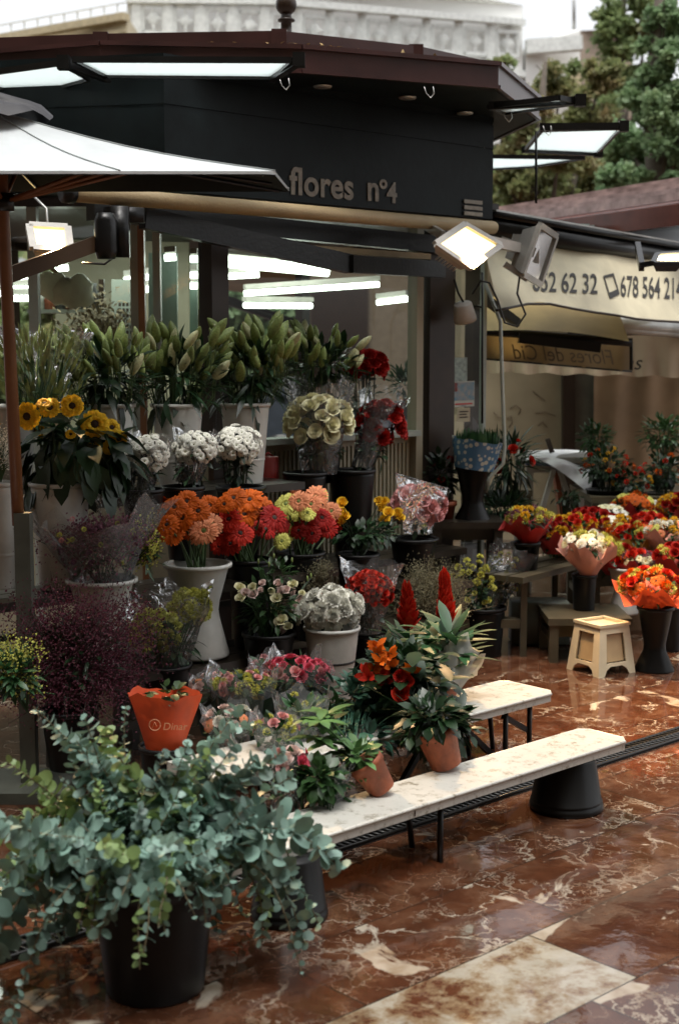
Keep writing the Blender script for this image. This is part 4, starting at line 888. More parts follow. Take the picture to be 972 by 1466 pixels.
def cone(c0, r0, c1, r1, mb, wob=.16, seed=0, n=30, ruffle=.0, rows=8, sq=1.0):
    """crumpled wrapper sleeve from c0 radius r0 to c1 radius r1"""
    rg = random.Random(seed); ph = [rg.uniform(0,6.28) for _ in range(5)]; ax = (c1-c0); x = ax.normalized().orthogonal().normalized(); 
    x = Vector((1,0,0)) - ax.normalized()*ax.normalized().x; x.normalize(); y = ax.normalized().cross(x)
    def f(u, v):
        a = u*2*math.pi; r = r0+(r1-r0)*v**1.15; k = 1+wob*v*(math.sin(3*a+ph[0])*.5+math.sin(8*a+ph[1]+v*2)*.35) + wob*.35*math.sin(13*a+ph[2]+v*5)*(.4+v*.6)
        lift = (ruffle + .04)*v*v*(math.sin(4*a+ph[3])*.6+math.sin(9*a+ph[4])*.4)
        return c0 + ax*v + x*math.cos(a)*r*k + y*math.sin(a)*r*k*sq + ax.normalized()*lift*r1*1.5
    mb.sheet(f, n, rows); return mb

# ---------------------------------------------------------------- buckets
def bucket(px, py, wpx, bpy_, w_, style, label, group=None, Yd=None, botr=.68, mat_=None, name='flower_bucket'):
    """rim centre at (px,py), rim width and foot height in the photograph's pixels; stands at outward distance w_ (or depth Yd)"""
    c = W(px, py, w_) if Yd is None else P(px, py, Yd); b_ = W(px, bpy_, w_) if Yd is None else P(px, bpy_, Yd)
    r = PXM(wpx, c.y)/2; h = c.z - b_.z; foot = Vector((c.x, c.y, b_.z)); mm = M[mat_ or ('blackplastic' if style.startswith('black') else 'whiteplastic')]
    if style.endswith('waist'): pr = [(0,.0),(r*.92,0),(r*.94,.01),(r*.66,h*.40),(r*.62,h*.5),(r*.66,h*.6),(r*.92,h*.94),(r*1.0,h),(r*1.03,h),(r*.98,h-.004),(r*.9,h*.93),(r*.62,h*.6),(0,h*.55)]
    elif style.endswith('foot'): pr = [(0,0),(r*1.12,0),(r*1.1,.012),(r*.62,h*.33),(r*.6,h*.42),(r*.8,h*.72),(r*.95,h*.97),(r,h),(r*.95,h-.005),(r*.6,h*.5),(0,h*.5)]
    else: pr = [(0,0),(r*botr,0),(r*botr*1.02,.006),(r*.97,h*.93),(r*.97,h-.012),(r*.93,h-.012),(r*botr*.95,h*.3),(0,h*.3)]
    g = MB(); g.lathe(foot, pr, 28); o = single(name, g, mm, label, 'bucket', foot, group)
    g = MB(); g.lathe(foot, [(r*.97,h-.016),(r*1.04,h-.014),(r*1.05,h),(r*.96,h+.002),(r*.95,h-.01)], 28); part('rim', g, mm, o)
    if style == 'white': g = MB(); g.lathe(foot, [(r*(botr+(.97-botr)*.32),h*.30),(r*(botr+(.97-botr)*.36)+.003,h*.32),(r*(botr+(.97-botr)*.38),h*.34)], 28); part('ridge', g, mm, o)
    return c, r, foot, o
GW, GB = 'white buckets on the flower stands', 'black buckets on the flower stands'
def B(label, cat, loc, group, name): return thing(name, label, cat, loc, group)

# display stands
def stand(name, label, s0, s1, w0, w1, z, leg=True, m='shelf', group='stepped flower stands', z0=0., th=.035):
    t = thing(name, label, 'stand', L((s0+s1)/2, (w0+w1)/2, z0), group)
    g = MB(); nb = 3
    for k in range(nb): wa = w0+(w1-w0)*(k+.5)/nb; g.slab(L(s0, wa, z-th/2), L(s1, wa, z-th/2), (w1-w0)/nb-.008, th)
    part('shelf_board', g, M[m], t, False)
    if leg:
        for s_ in (s0+.05, s1-.05):
            for w_ in (w0+.04, w1-.04): g = MB(); g.slab(L(s_, w_, z0), L(s_, w_, z-th), .035, .035, U); part('leg', g, M[m], t, False)
        g = MB(); g.slab(L(s0+.05, w1-.04, z*.45), L(s1-.05, w1-.04, z*.45), .02, .03); part('cross_rail', g, M[m], t, False)
    return t
stand('flower_stand', 'tall dark stand under the top row of lily buckets', -1.75, .20, .10, .46, .955)
stand('flower_stand', 'dark stand under the black rose buckets by the kiosk glass', .24, 1.35, .08, .44, .53)
stand('flower_stand', 'low dark stand under the gerbera buckets', -.95, .72, .56, .92, .30)
stand('flower_stand', 'dark stand under the sunflower bucket', -1.85, -.98, .49, .76, .64)
stand('flower_stand', 'lowest dark stand at the far left under the statice bucket', -1.45, -.98, .78, 1.06, .36)
stand('flower_stand', 'small dark stand under the yellow rose bucket at mid height', .55, .99, .46, .80, .44)

# ---- top row: white lily buckets and bunches
def lily_bunch(px, py, rpx, rypx, w_, rimc, n, label, seed, pale=.12):
    c = W(px, py, w_); rx, rz = PXM(rpx, c.y), PXM(rypx, c.y)*(1+.13*math.sin(seed*1.7)); rg = random.Random(seed); lean_ = .35*math.sin(seed*2.7); t = B(label, 'lilies', rimc, 'bunches of lily buds in the top row', 'lily_bunch')
    g = MB(); pts = []
    for _ in range(n):
        x, y = rg.uniform(-1,1), rg.uniform(-1,1)
        h = rg.uniform(.15, 1.05); p_ = c + Vector((x*rx*.92, y*rx*.75, (h*1.6-.9)*rz*(1-.25*x*x)))
        d = Vector((lean_+x*.7+rg.uniform(-.5,.5), y*.5+rg.uniform(-.45,.45)-.15, 1.0)); pts.append((p_, d.normalized()))
    for p_, d in pts:
        k = 'budp' if rg.random() < pale else 'bud'; sz = rg.uniform(.07, .125)*(1+.12*math.sin(seed*2.1)); inst('bud', TB[k][0], t, p_, d, rg.uniform(0,6), (sz*.95, sz*.95, sz))
        g.tube([rimc + Vector((p_.x-c.x, p_.y-c.y, 0))*.4 - Z*.1, p_ - Z*.09, p_+d*.01], .0028, 4, False)
    part('stems', g, M['stem'], t); g = MB(); leaves(g, c - Z*rz*.35, rx*1.0, rx*.9, rz*.85, int(n*3.0), .11, .026, rg, .15, .45, .1, .5)
    leaves(g, rimc + Z*.04, rx*.75, rx*.7, rz*.4, int(n*.7), .14, .03, rg, .3, .1, .5, .8); part('leaves', g, M['leafdark'], t); return t
r0 = bucket(14, 580, 78, 706, .28, 'white', 'white bucket at the far left end of the top row behind the umbrella pole', GW)
r1 = bucket(155, 578, 76, 700, .28, 'white', 'white bucket behind the sunflowers in the top row', GW)
r2 = bucket(254, 578, 74, 697, .28, 'white', 'white bucket behind the middle white daisies in the top row', GW)
r3 = bucket(351, 577, 70, 695, .28, 'white', 'white bucket right of the clustered daisies in the top row', GW)
r4 = bucket(462, 572, 66, 690, .16, 'black', 'black bucket behind the wrapped cream roses holding the rightmost lilies', GB)
lily_bunch(150, 520, 62, 46, .28, r1[0], 58, 'lily buds in the white bucket behind the sunflowers', 11)
lily_bunch(262, 520, 58, 48, .28, r2[0], 60, 'lily buds in the top row bucket behind the middle daisies', 12, .2)
lily_bunch(362, 515, 56, 48, .28, r3[0], 60, 'lily buds in front of the dark kiosk post right of the middle bunch', 13, .22)
lily_bunch(460, 508, 54, 44, .20, r4[0], 58, 'rightmost lily buds above the wrapped cream roses', 14, .4)
# loose green spear bunch at far left, with cellophane
t = B('pale green spear buds under clear film behind the umbrella pole', 'flower bunch', r0[0], None, 'bud_bunch'); rg = random.Random(20); g = MB(); c = W(58, 530, .28)
for _ in range(420):
    x, y = rg.uniform(-1,1), rg.uniform(-1,1); rr = PXM(56, c.y); p_ = c + Vector((x*rr, y*rr*.8, rg.uniform(-.15, .13)*(1-.3*x*x))); g.leaf(p_, Vector((x*.6, y*.5, 1)), Vector((x, y-1, .2)), rg.uniform(.05,.09), .012, .1, 2)
part('spears', g, mat('pale spear buds', (.27,.33,.11), .5, var=.4, scale=30, transl=.2), t); g = MB(); stems(g, r0[0] + Vector((.1,0,-.1)), c, .15, .12, 50, rg, .003, .1); leaves(g, c-Z*.13, .15, .13, .14, 120, .12, .02, rg, .1, .5); part('stems', g, M['leaf'], t)
g = MB(); cone(W(58, 570, .28), .09, W(62, 470, .28), .19, g, .2, 3); part('film_wrap', g, M['cello'], t)
# ---- wrapped roses on black buckets
def rose_wrap(kind, n, px, py, rpx, rypx, topy, boty, w_, label, cat, seed, rb=.07, br=.036, wrap='cello', leafm='leafdark', leafn=70, group=None, name='rose_bouquet', lean=0., taper=1.0):
    c = W(px, py, w_); rx, rz = PXM(rpx, c.y), PXM(rypx, c.y); rg = random.Random(seed); f_ = W(px+lean, boty, w_); t = B(label, cat, f_, group, name)
    for p_, d in dome(c, rx, rx*.8, rz, n, rg, -.5):
        bloom(kind, t, p_, (d+Z*.5+Vector((0,-.25,0))).normalized(), br*rg.uniform(.8,1.1), rg=rg)
    g = MB(); leaves(g, c.lerp(f_, .45), rx*.8, rx*.65, (c.z-f_.z)*.55, leafn, .06, .03, rg, .2, .3); stems(g, f_, c, rx*.8, rx*.6, 16, rg); part('leaves', g, M[leafm], t)
    if wrap:
        tp_ = W(px-lean*.3, topy, w_); g = MB(); cone(f_, rb, tp_, rx*1.12*taper, g, .22, seed, ruffle=.12); part('film_wrap', g, M[wrap], t)
    return t
k1 = bucket(437, 676, 62, 800, .34, 'black', 'black bucket under the wrapped cream roses', GB)
k2 = bucket(504, 672, 66, 800, .34, 'black', 'tall black bucket under the wrapped red roses by the cream counter', GB)
rose_wrap('rivory', 34, 457, 606, 42, 34, 545, 678, .34, 'cream roses in a tall clear film wrap', 'roses', 31, .085, .045)
rose_wrap('carn', 26, 545, 612, 30, 34, 560, 672, .34, 'red roses in clear film by the cream counter', 'roses', 32, .05, .042, lean=-28)
rose_wrap('carn', 22, 524, 525, 24, 16, 500, 640, .20, 'red carnations rising behind the wrapped roses', 'carnations', 33, .04, .044, wrap=None, name='carnation_bunch')
# plant inside the glass by the right jamb
t = B('small leafy plant behind the glass by the cream jamb', 'plant', P(578,575,8.0), None, 'green_plant'); g = MB(); rg = random.Random(5); leaves(g, P(578,548,8.0), .09, .08, .08, 160, .08, .016, rg, .1, .6); part('leaves', g, M['leafmid'], t); g = MB(); g.lathe(P(578,600,8.0), [(0,0),(.05,0),(.065,.1),(.0,.1)], 14); part('pot', g, M['blackplastic'], t)
# ---- sunflowers
sb = bucket(86, 690, 86, 842, .62, 'white', 'tall white bucket under the sunflowers', GW, botr=.72)
t = B('sunflowers with big drooping leaves in a tall white bucket', 'sunflowers', sb[0], None, 'sunflower_bunch'); rg = random.Random(41); cs = W(108, 640, .62)
for (px, py, r, dx, dz) in ((40,596,.043,-.2,0), (72,584,.034,.1,.5), (104,581,.036,.1,.2), (136,607,.044,.25,.1), (160,612,.028,.5,.3), (170,628,.030,.6,.1), (158,640,.026,.4,-.2), (134,645,.03,-.1,-.2), (102,622,.018,0,.8), (64,578,.026,0,1.5)):
    q_ = W(px, py, .62+rg.uniform(.02,.14)); bloom('sun', t, q_, Vector((dx,-1,dz)), r*1.25, rg=rg)
for k in range(5): q_ = cs + Vector((rg.uniform(-.2,.15), .12+rg.uniform(0,.08), .1+rg.uniform(-.05,.06))); bloom('sun', t, q_, Vector((rg.uniform(-1,1), 1, .6)), .036, rg=rg)
g = MB(); leaves(g, cs - Z*.02, .21, .17, .14, 150, .12, .07, rg, .55, .0, .35, .7)
for k in range(46):
    a = rg.uniform(0,6.28); q_ = cs + Vector((math.cos(a)*.17, math.sin(a)*.14, rg.uniform(-.12,.02))); g.leaf(q_, Vector((math.cos(a)*.4, math.sin(a)*.4, -1)), Vector((math.cos(a), math.sin(a), .3)), rg.uniform(.11,.17), .07, .15, 4)
part('leaves', g, M['leafdark'], t); g = MB(); stems(g, sb[0]-Z*.15, cs, .2, .15, 16, rg, .006, .08); part('stems', g, M['stem'], t)
# white gypsophila at the far left edge
def cloud(name, label, cat, c, rx, ry, rz, foot, n, m, sz, seed, stemn=40, m2='stem', group=None, lumps=18, wrap=None, leafn=0):
    t = B(label, cat, foot, group, name); rg = random.Random(seed); g = MB(); ls = [c + Vector((rg.uniform(-1,1)*rx*.75, rg.uniform(-1,1)*ry*.75, rg.uniform(-1,1)*rz*.7)) for _ in range(lumps)]
    for _ in range(n):
        q_ = rg.choice(ls) + Vector((rg.gauss(0,.25)*rx, rg.gauss(0,.25)*ry, rg.gauss(0,.25)*rz)); d = Vector((rg.uniform(-1,1), rg.uniform(-1,1), rg.uniform(-.3,1))).normalized(); x = d.orthogonal().normalized(); y = d.cross(x); s_ = sz*rg.uniform(.6,1.3)
        g.poly([q_+x*s_, q_+y*s_*.7, q_-x*s_, q_-y*s_*.7]); g.poly([q_+d*s_, q_+x*s_*.6, q_-d*s_*.5, q_-x*s_*.6])
    part('flower_sprays', g, M[m], t); g = MB()
    for l in ls:
        g.tube([foot, foot.lerp(l, .5)+Z*.02, l], .0025, 4, False)
        for _ in range(stemn//lumps+2): e = l + Vector((rg.gauss(0,.35)*rx, rg.gauss(0,.35)*ry, rg.gauss(0,.35)*rz)); g.tube([foot.lerp(l,.75), e], .0012, 3, False)
    if leafn: leaves(g, c - Z*rz*.4, rx*.8, ry*.8, rz*.8, leafn, .06, .018, rg, .2, .3)
    part('stems', g, M[m2], t)
    if wrap: g = MB(); cone(foot, rx*.35, c+Z*rz*1.1, rx*1.15, g, .2, seed, ruffle=.1); part('film_wrap', g, M[wrap], t)
    return t
xb = bucket(2, 690, 50, 842, .62, 'white', 'white bucket at the left edge below the gypsophila', GW)
cloud('gypsophila_bunch', 'white gypsophila at the left edge of the photo', 'flower bunch', W(2, 640, .62), .06, .06, .09, xb[0], 1300, 'white', .0035, 42)
# ---- white daisies
def daisy_bunch(px, py, rpx, rypx, w_, n, label, seed, kind='daisy', br=.0195, by=694, brad=.05, wrap=None, cat='daisies', name='daisy_bunch', leafn=60, lean=0):
    c = W(px, py, w_); rx, rz = PXM(rpx, c.y), PXM(rypx, c.y); rg = random.Random(seed); f_ = W(px+lean, by, w_); t = B(label, cat, f_, None, name)
    for p_, d in dome(c, rx, rx*.85, rz, n, rg, -.75): bloom(kind, t, p_+Vector((rg.gauss(0,.008),)*3), (d+Vector((0,-.25,.25))).normalized(), br*rg.uniform(.75,1.15), rg=rg)
    g = MB(); leaves(g, c - Z*rz*.3, rx*.85, rx*.75, rz*.9, leafn, .05, .02, rg, .2, .2); leaves(g, c.lerp(f_, .6), rx*.6, rx*.55, (c.z-f_.z)*.4, leafn, .06, .022, rg, .2, .2); stems(g, f_, c, rx*.8, rx*.7, 20, rg); part('leaves', g, M['leafdark'], t)
    if wrap: g = MB(); cone(f_, brad, W(px-lean*.3, py-rypx*1.15, w_), rx*1.15, g, .22, seed, ruffle=.1); part('film_wrap', g, M[wrap], t)
    return t
d1 = bucket(205, 700, 60, 800, .66, 'black', 'black bucket below the left white daisies beside the sunflowers', GB)
d2 = bucket(262, 696, 62, 800, .62, 'black', 'black bucket below the film wrapped daisies', GB)
d3 = bucket(345, 696, 70, 800, .62, 'black', 'black bucket below the round white daisy cluster', GB)
stand('flower_stand', 'dark middle stand under the black daisy buckets', -.94, .1, .47, .80, .60)
daisy_bunch(210, 652, 28, 26, .62, 105, 'white daisies right beside the sunflowers', 51, lean=-8, by=700, wrap='cello')
daisy_bunch(279, 642, 30, 22, .60, 105, 'white daisies veiled by a clear film wrap', 52, by=692, wrap='cello', lean=-10)
daisy_bunch(339, 638, 31, 27, .58, 125, 'round cluster of white daisies below the third lily bucket', 53, by=692)
# ---- statice in film, white waisted bucket
pb_ = bucket(146, 828, 100, 960, .80, 'whitewaist', 'white waisted bucket under the film wrapped purple statice', GW)
t = cloud('statice_bunch', 'dull purple statice in a wide cloudy film wrap', 'statice', W(142, 775, .80), .20, .15, .11, pb_[0]-Z*.05, 2600, 'mauve', .007, 55, 60, 'leafdark', leafn=90); rg = random.Random(56)
for k in range(26): q_ = W(142+rg.uniform(-60,55), 775+rg.uniform(-35,35), .80+rg.uniform(.05,.17)); bloom(rg.choice(('lpom','mpom','ppom','mpom')), t, q_, (0,-1,.6), .012, rg=rg)
g = MB(); cone(W(150, 835, .80), .10, W(135, 728, .80), .26, g, .25, 57, ruffle=.15); part('film_wrap', g, M['cellomilk'], t)
cloud('lemon_statice_bunch', 'lemon and pink statice leaning right beside the orange gerberas', 'statice', W(208, 775, .84), .06, .06, .10, W(175, 835, .8), 700, 'lemon', .006, 58, 30, 'leaf', leafn=30)
# ---- gerberas
def gerberas(name_label, list_, w_, foot, seed, stemn=18, group='bunches of gerberas', lift=.0):
    rg = random.Random(seed); t = B(name_label, 'gerberas', foot, group, 'gerbera_bunch'); g = MB()
    for (kind, px, py, r) in list_:
        ww = w_ + rg.uniform(-.02, .10); q_ = W(px, py, ww); d = Vector((rg.uniform(-.35,.35)+(px-sum(l[1] for l in list_)/len(list_))*.008, -1, .35+rg.uniform(-.1,.5)))
        bloom(kind, t, q_, d, r*rg.uniform(1.12,1.42), rg=rg); g.tube([foot + Vector((rg.uniform(-.05,.05), rg.uniform(-.05,.05), -.08)), foot.lerp(q_, .6)+Vector((0,0.02,.0)), q_ + Vector((0,.02,-.012))], .0045, 5, False)
    for k in range(8):
        l0 = rg.choice(list_); q_ = W(l0[1]+rg.uniform(-12,12), l0[2]-rg.uniform(0,8), w_-rg.uniform(.06,.14)); bloom(l0[0], t, q_, Vector((rg.uniform(-.6,.6), rg.uniform(.2,1), .8)), l0[3]*1.25, rg=rg); g.tube([foot - Z*.08, q_-Z*.015], .0045, 5, False)
    part('stems', g, M['stem'], t); return t
gb1 = bucket(283, 806, 96, 938, .76, 'whitewaist', 'white waisted bucket under the orange and pink gerberas', GW)
gerberas('orange and salmon gerberas in the white waisted bucket', [('gor',250,727,.046),('gor',268,718,.044),('gor',284,732,.048),('gor',240,752,.042),('gor',262,742,.05),('gor',246,765,.044),('gor',272,758,.046),('gor',300,724,.036),('gsal',292,760,.050),('gsal',303,750,.042),('gsal',282,768,.034),('gor',236,738,.036)], .78, gb1[0], 61)
gb2 = bucket(358, 800, 66, 930, .74, 'black', 'black bucket under the mixed orange and red gerberas', GB)
gerberas('orange over red gerberas right of the white waisted bucket', [('gor',335,714,.050),('gor',358,716,.044),('gor',350,736,.046),('gor',374,728,.044),('gor',322,722,.034),('gsc',328,744,.050),('gsc',344,764,.050),('gsc',318,762,.046),('gsc',366,756,.034),('gsc',330,778,.044),('gred',392,742,.048),('gred',380,758,.044),('gred',404,752,.034),('gsc',314,782,.034)], .76, gb2[0], 62)
gb3 = bucket(430, 790, 70, 915, .70, 'black', 'black bucket under the red, yellow and pink gerberas', GB)
gerberas('red gerberas with yellow and pink ones behind, at the right', [('gyel',410,722,.046),('gyel',424,730,.042),('gsal',428,718,.038),('gsal',452,712,.048),('gsal',446,722,.04),('gyel',440,735,.034),('gred',438,750,.044),('gred',460,742,.048),('gred',468,756,.042),('gred',446,764,.040),('gsal',474,732,.036),('gred',428,760,.034),('gyel',412,762,.034),('gyel',404,775,.03),('gyel',460,710,.034)], .72, gb3[0], 63)
# yellow roses
yb1 = bucket(512, 792, 62, 880, .62, 'black', 'black bucket under the small yellow roses', GB)
t = B('a few yellow roses with dark leaves left of the pink roses', 'roses', yb1[0], None, 'yellow_rose_bunch'); rg = random.Random(70); g = MB()
for (px, py, r) in ((491,722,.026),(486,735,.027),(493,740,.022),(489,748,.024),(549,722,.028),(556,736,.025),(569,738,.027),(550,745,.024),(545,730,.022),(542,719,.02),(572,742,.02)): q_ = W(px, py, .60+rg.uniform(0,.08)); bloom('ryel', t, q_, Vector((rg.uniform(-.5,.5),-.8,.8)), r*1.35, rg=rg); g.tube([yb1[0]-Z*.05, yb1[0].lerp(q_,.55)+Z*.015, q_-Z*.005], .003, 4, False)
leaves(g, W(520, 765, .62), .16, .12, .06, 130, .055, .03, rg, .2, .2); leaves(g, W(552, 758, .62), .06, .06, .05, 40, .05, .03, rg, .1, .3); part('leaves', g, M['leafdark'], t)
# pink roses
pk = bucket(592, 770, 70, 830, .50, 'black', 'black bucket under the wrapped pink roses', GB)
t = B('pink roses in a pointed clear film wrap', 'roses', pk[0], None, 'pink_rose_bouquet'); rg = random.Random(71)
cpk = W(598, 724, .50)
for p_, d in dome(cpk, .12, .09, .085, 34, rg, -.8): bloom('rpink', t, p_, (d+Vector((.1,-.3,.2))).normalized(), .040*rg.uniform(.85,1.1), rg=rg)
g = MB(); leaves(g, cpk-Z*.06, .09, .08, .06, 40, .06, .03, rg); part('leaves', g, M['leafdark'], t)
g = MB(); a, b, c_, d_ = W(566,678,.62), W(642,700,.62), W(618,758,.58), W(578,762,.58); a2, b2 = W(572,684,.38), W(645,705,.38); c2, d2_ = W(618,765,.42), W(578,765,.42)
for q4 in ((a,b,c_,d_), (a2,b2,c2,d2_), (b,b2,c2,c_), (a,a2,d2_,d_)):
    g.sheet(lambda u, v, q4=q4: (q4[0].lerp(q4[1], u)).lerp(q4[3].lerp(q4[2], u), v) + Vector((0, .012*math.sin(u*9+v*7), .006*math.sin(u*14))), 10, 8)
g.tube([a, b], .004, 5); part('film_wrap', g, M['cello'], t)
# ---------------------------------------------------------------- lower row
M['winetwig'] = mat('dark wine twigs', (.05,.03,.025), .7)
cl = bucket(95, 1015, 74, 1100, 1.15, 'black', 'black bucket at the left under the big wine coloured limonium', GB)
clf = cl[0]
t = cloud('limonium_bunch', 'large airy wine purple limonium bush at the left', 'limonium', W(108, 930, 1.15), .25, .18, .22, clf, 15000, 'wine', .0048, 81, 300, 'winetwig', lumps=70)
rg = random.Random(811); g = MB(); cc0 = W(108, 925, 1.15)
for _ in range(1800): g.poly([ (q_ := cc0+Vector((rg.gauss(0,.13), rg.gauss(0,.1), rg.gauss(0,.12)))), q_+Vector((.004,0,.003)), q_+Vector((.002,.003,.006)) ])
g3 = MB(); leaves(g3, cc0-Z*.05, .17, .12, .16, 260, .06, .018, rg, .2, .3); part('leaves', g3, M['leafdark'], t)
part('mauve_florets', g, mat('mauve florets', (.14,.04,.06), .7, var=.3), t)
cloud('solidago_bunch', 'yellow green solidago at the left edge below the wine limonium', 'solidago', W(18, 950, 1.3), .09, .08, .09, W(40, 1020, 1.25), 900, 'yellowgreen', .005, 82, 40, 'leafmid', leafn=170)
# yellow chrysanthemums in film
ky = bucket(236, 950, 78, 1030, .98, 'black', 'black bucket under the film wrapped yellow chrysanthemums', GB)
t = B('yellow chrysanthemums in a wide clear film wrap', 'chrysanthemums', ky[0], None, 'chrysanthemum_bunch'); rg = random.Random(83)
for (px, py, rp, n) in ((272, 872, 26, 34), (222, 905, 32, 34)):
    for p_, d in dome(W(px, py, .98), PXM(rp,5.6), PXM(rp,5.6)*.9, PXM(rp,5.6)*.9, n, rg, -.7): bloom('ypom', t, p_, (d+Vector((0,-.2,.3))).normalized(), .025*rg.uniform(.8,1.2), rg=rg)
g = MB(); leaves(g, W(240, 925, .98), .12, .10, .08, 150, .06, .024, rg, .2, .2); stems(g, ky[0]-Z*.05, W(245,890,.98), .12, .08, 24, rg); part('leaves', g, M['leafmid'], t)
g = MB(); cone(W(236, 955, .98), .09, W(238, 848, .98), .19, g, .28, 84, ruffle=.18); part('film_wrap', g, M['cello'], t)
# lisianthus
kl = bucket(385, 905, 76, 1010, .95, 'black', 'black bucket under the blush white lisianthus', GB)
t = B('blush white lisianthus with dark leaves above a black bucket', 'lisianthus', kl[0], None, 'lisianthus_bunch'); rg = random.Random(85); g = MB()
for (px, py, r) in ((343,843,.022),(352,850,.02),(345,857,.02),(362,842,.018),(362,852,.024),(376,836,.016),(398,838,.022),(402,850,.024),(410,846,.02),(396,858,.022),(420,838,.02),(418,850,.026),(430,862,.028),(424,872,.022),(408,866,.022),(396,872,.024),(414,880,.02),(404,890,.026),(420,886,.02),(404,905,.018),(412,898,.018),(388,848,.016),(432,850,.014),(373,846,.014),(398,880,.02)):
    q_ = W(px, py, .93+rg.uniform(0,.1)); bloom(rg.choice(('rblush','rblush','rivory')), t, q_, Vector((rg.uniform(-.5,.5),-.7,.8)), r*1.15, rg=rg); g.tube([kl[0]-Z*.05, kl[0].lerp(q_,.6)+Z*.02, q_-Z*.005], .0025, 4, False)
for (px, py) in ((370,808),(392,800),(418,806),(440,832),(445,828),(385,812)): q_ = W(px, py, .93); inst('bud', TB['bud'][0], t, q_, (0,0,1), 0, .025); g.tube([kl[0], q_], .002, 4, False)
leaves(g, W(385, 870, .93), .12, .10, .13, 260, .055, .022, rg, .2, .3); leaves(g, W(398, 818, .93), .07, .06, .05, 50, .05, .02, rg, .1, .5); part('leaves', g, M['leaf'], t)
# white carnations in the white bucket
kc = bucket(475, 897, 80, 1000, 1.06, 'white', 'white bucket with a dark band under the white carnations', GW)
g = MB(); rr = kc[1]; hh = kc[0].z - kc[2].z; z_ = hh*.52; g.lathe(kc[2], [(rr*.85,z_),(rr*.865,z_+.002),(rr*.87,z_+.008),(rr*.855,z_+.01)], 28); part('dark_band', g, M['cable'], kc[3])
daisy_bunch(473, 872, 38, 24, 1.06, 60, 'ruffled white carnations in the banded white bucket', 86, 'wcarn', .034, by=905, cat='carnations', name='carnation_bunch', leafn=20)
# red rose bouquet in film
rose_wrap('rsc', 64, 529, 848, 30, 28, 808, 905, .95, 'round scarlet rose bouquet in cloudy film above the white carnations', 'roses', 87, .05, .024, wrap='cello', leafn=30, taper=1.3)
kq = bucket(529, 905, 60, 985, .9, 'black', 'black bucket hidden behind the scarlet roses', GB)
# dried brown gypsophila
kd = bucket(612, 900, 76, 985, .80, 'black', 'black bucket under the dried brown gypsophila', GB)
cloud('dried_bunch', 'dried straw brown gypsophila behind the red bromeliads', 'dried flowers', W(615, 850, .80), .17, .13, .14, kd[0], 6500, 'dryflower', .004, 88, 240, 'twig', lumps=40)
kd2 = bucket(446, 880, 50, 960, .80, 'black', 'black bucket under the dried tuft behind the white carnations', GB)
cloud('dried_bunch', 'dried brown tuft just left of the scarlet rose bouquet', 'dried flowers', W(448, 828, .80), .075, .07, .08, kd2[0], 1800, 'dryflower', .004, 89, 60, 'twig')
# yellow spray mums at right
ks = bucket(690, 868, 68, 985, .62, 'black', 'tall black bucket under the yellow spray chrysanthemums', GB)
daisy_bunch(676, 838, 30, 38, .62, 34, 'loose yellow spray chrysanthemums beside the red bromeliad', 90, 'lpom', .022, by=880, cat='chrysanthemums', name='spray_chrysanthemum_bunch', leafn=60)
t = B('yellow spray chrysanthemums leaning right in clear film', 'chrysanthemums', ks[0], None, 'spray_chrysanthemum_bunch'); rg = random.Random(91)
for p_, d in dome(W(722, 822, .62), .085, .08, .11, 36, rg, -.8): bloom('lpom', t, p_, (d+Vector((0,-.2,.2))).normalized(), .016*rg.uniform(.7,1.2), rg=rg)
g = MB(); leaves(g, W(715, 838, .62), .08, .07, .10, 120, .05, .018, rg); stems(g, ks[0]-Z*.04, W(718,825,.62), .08, .06, 20, rg); part('leaves', g, M['leaf'], t)
g = MB(); cone(W(692, 885, .62), .05, W(735, 790, .62), .12, g, .2, 92, ruffle=.1); part('film_wrap', g, M['cello'], t)

# ---------------------------------------------------------------- benches
def plank(name, label, s0, s1, w0, w1, z, supports):
    t = thing(name, label, 'bench', L((s0+s1)/2, (w0+w1)/2, 0))
    g = MB(); th = .035; ns = 14; cr = .03
    cor = [(s0,w0),(s1-cr,w0),(s1,w0+cr),(s1,w1-cr),(s1-cr,w1),(s0,w1)]
    g.prism([L(s, w_, z-th) for s, w_ in cor], (0,0,th)); 
    for f_ in [0]: pass
    pl = part('plank', g, M['benchtop'], t, False)
    g = MB(); g.tube([L(s0, w1, z-.006), L(s1-cr, w1, z-.006), L(s1, w1-cr, z-.006), L(s1, w0+cr, z-.006), L(s1-cr, w0, z-.006), L(s0, w0, z-.006)], .007, 6); part('edge_trim', g, M['benchtop'], pl)
    for s_ in (s0+.55, s0+1.05):
        if s_ < s1-.3: g = MB(); g.slab(L(s_, w1+.0015, z-.03), L(s_, w1+.0015, z-.004), .003, .002, N); part('seam', g, M['core'], pl, False)
    return t
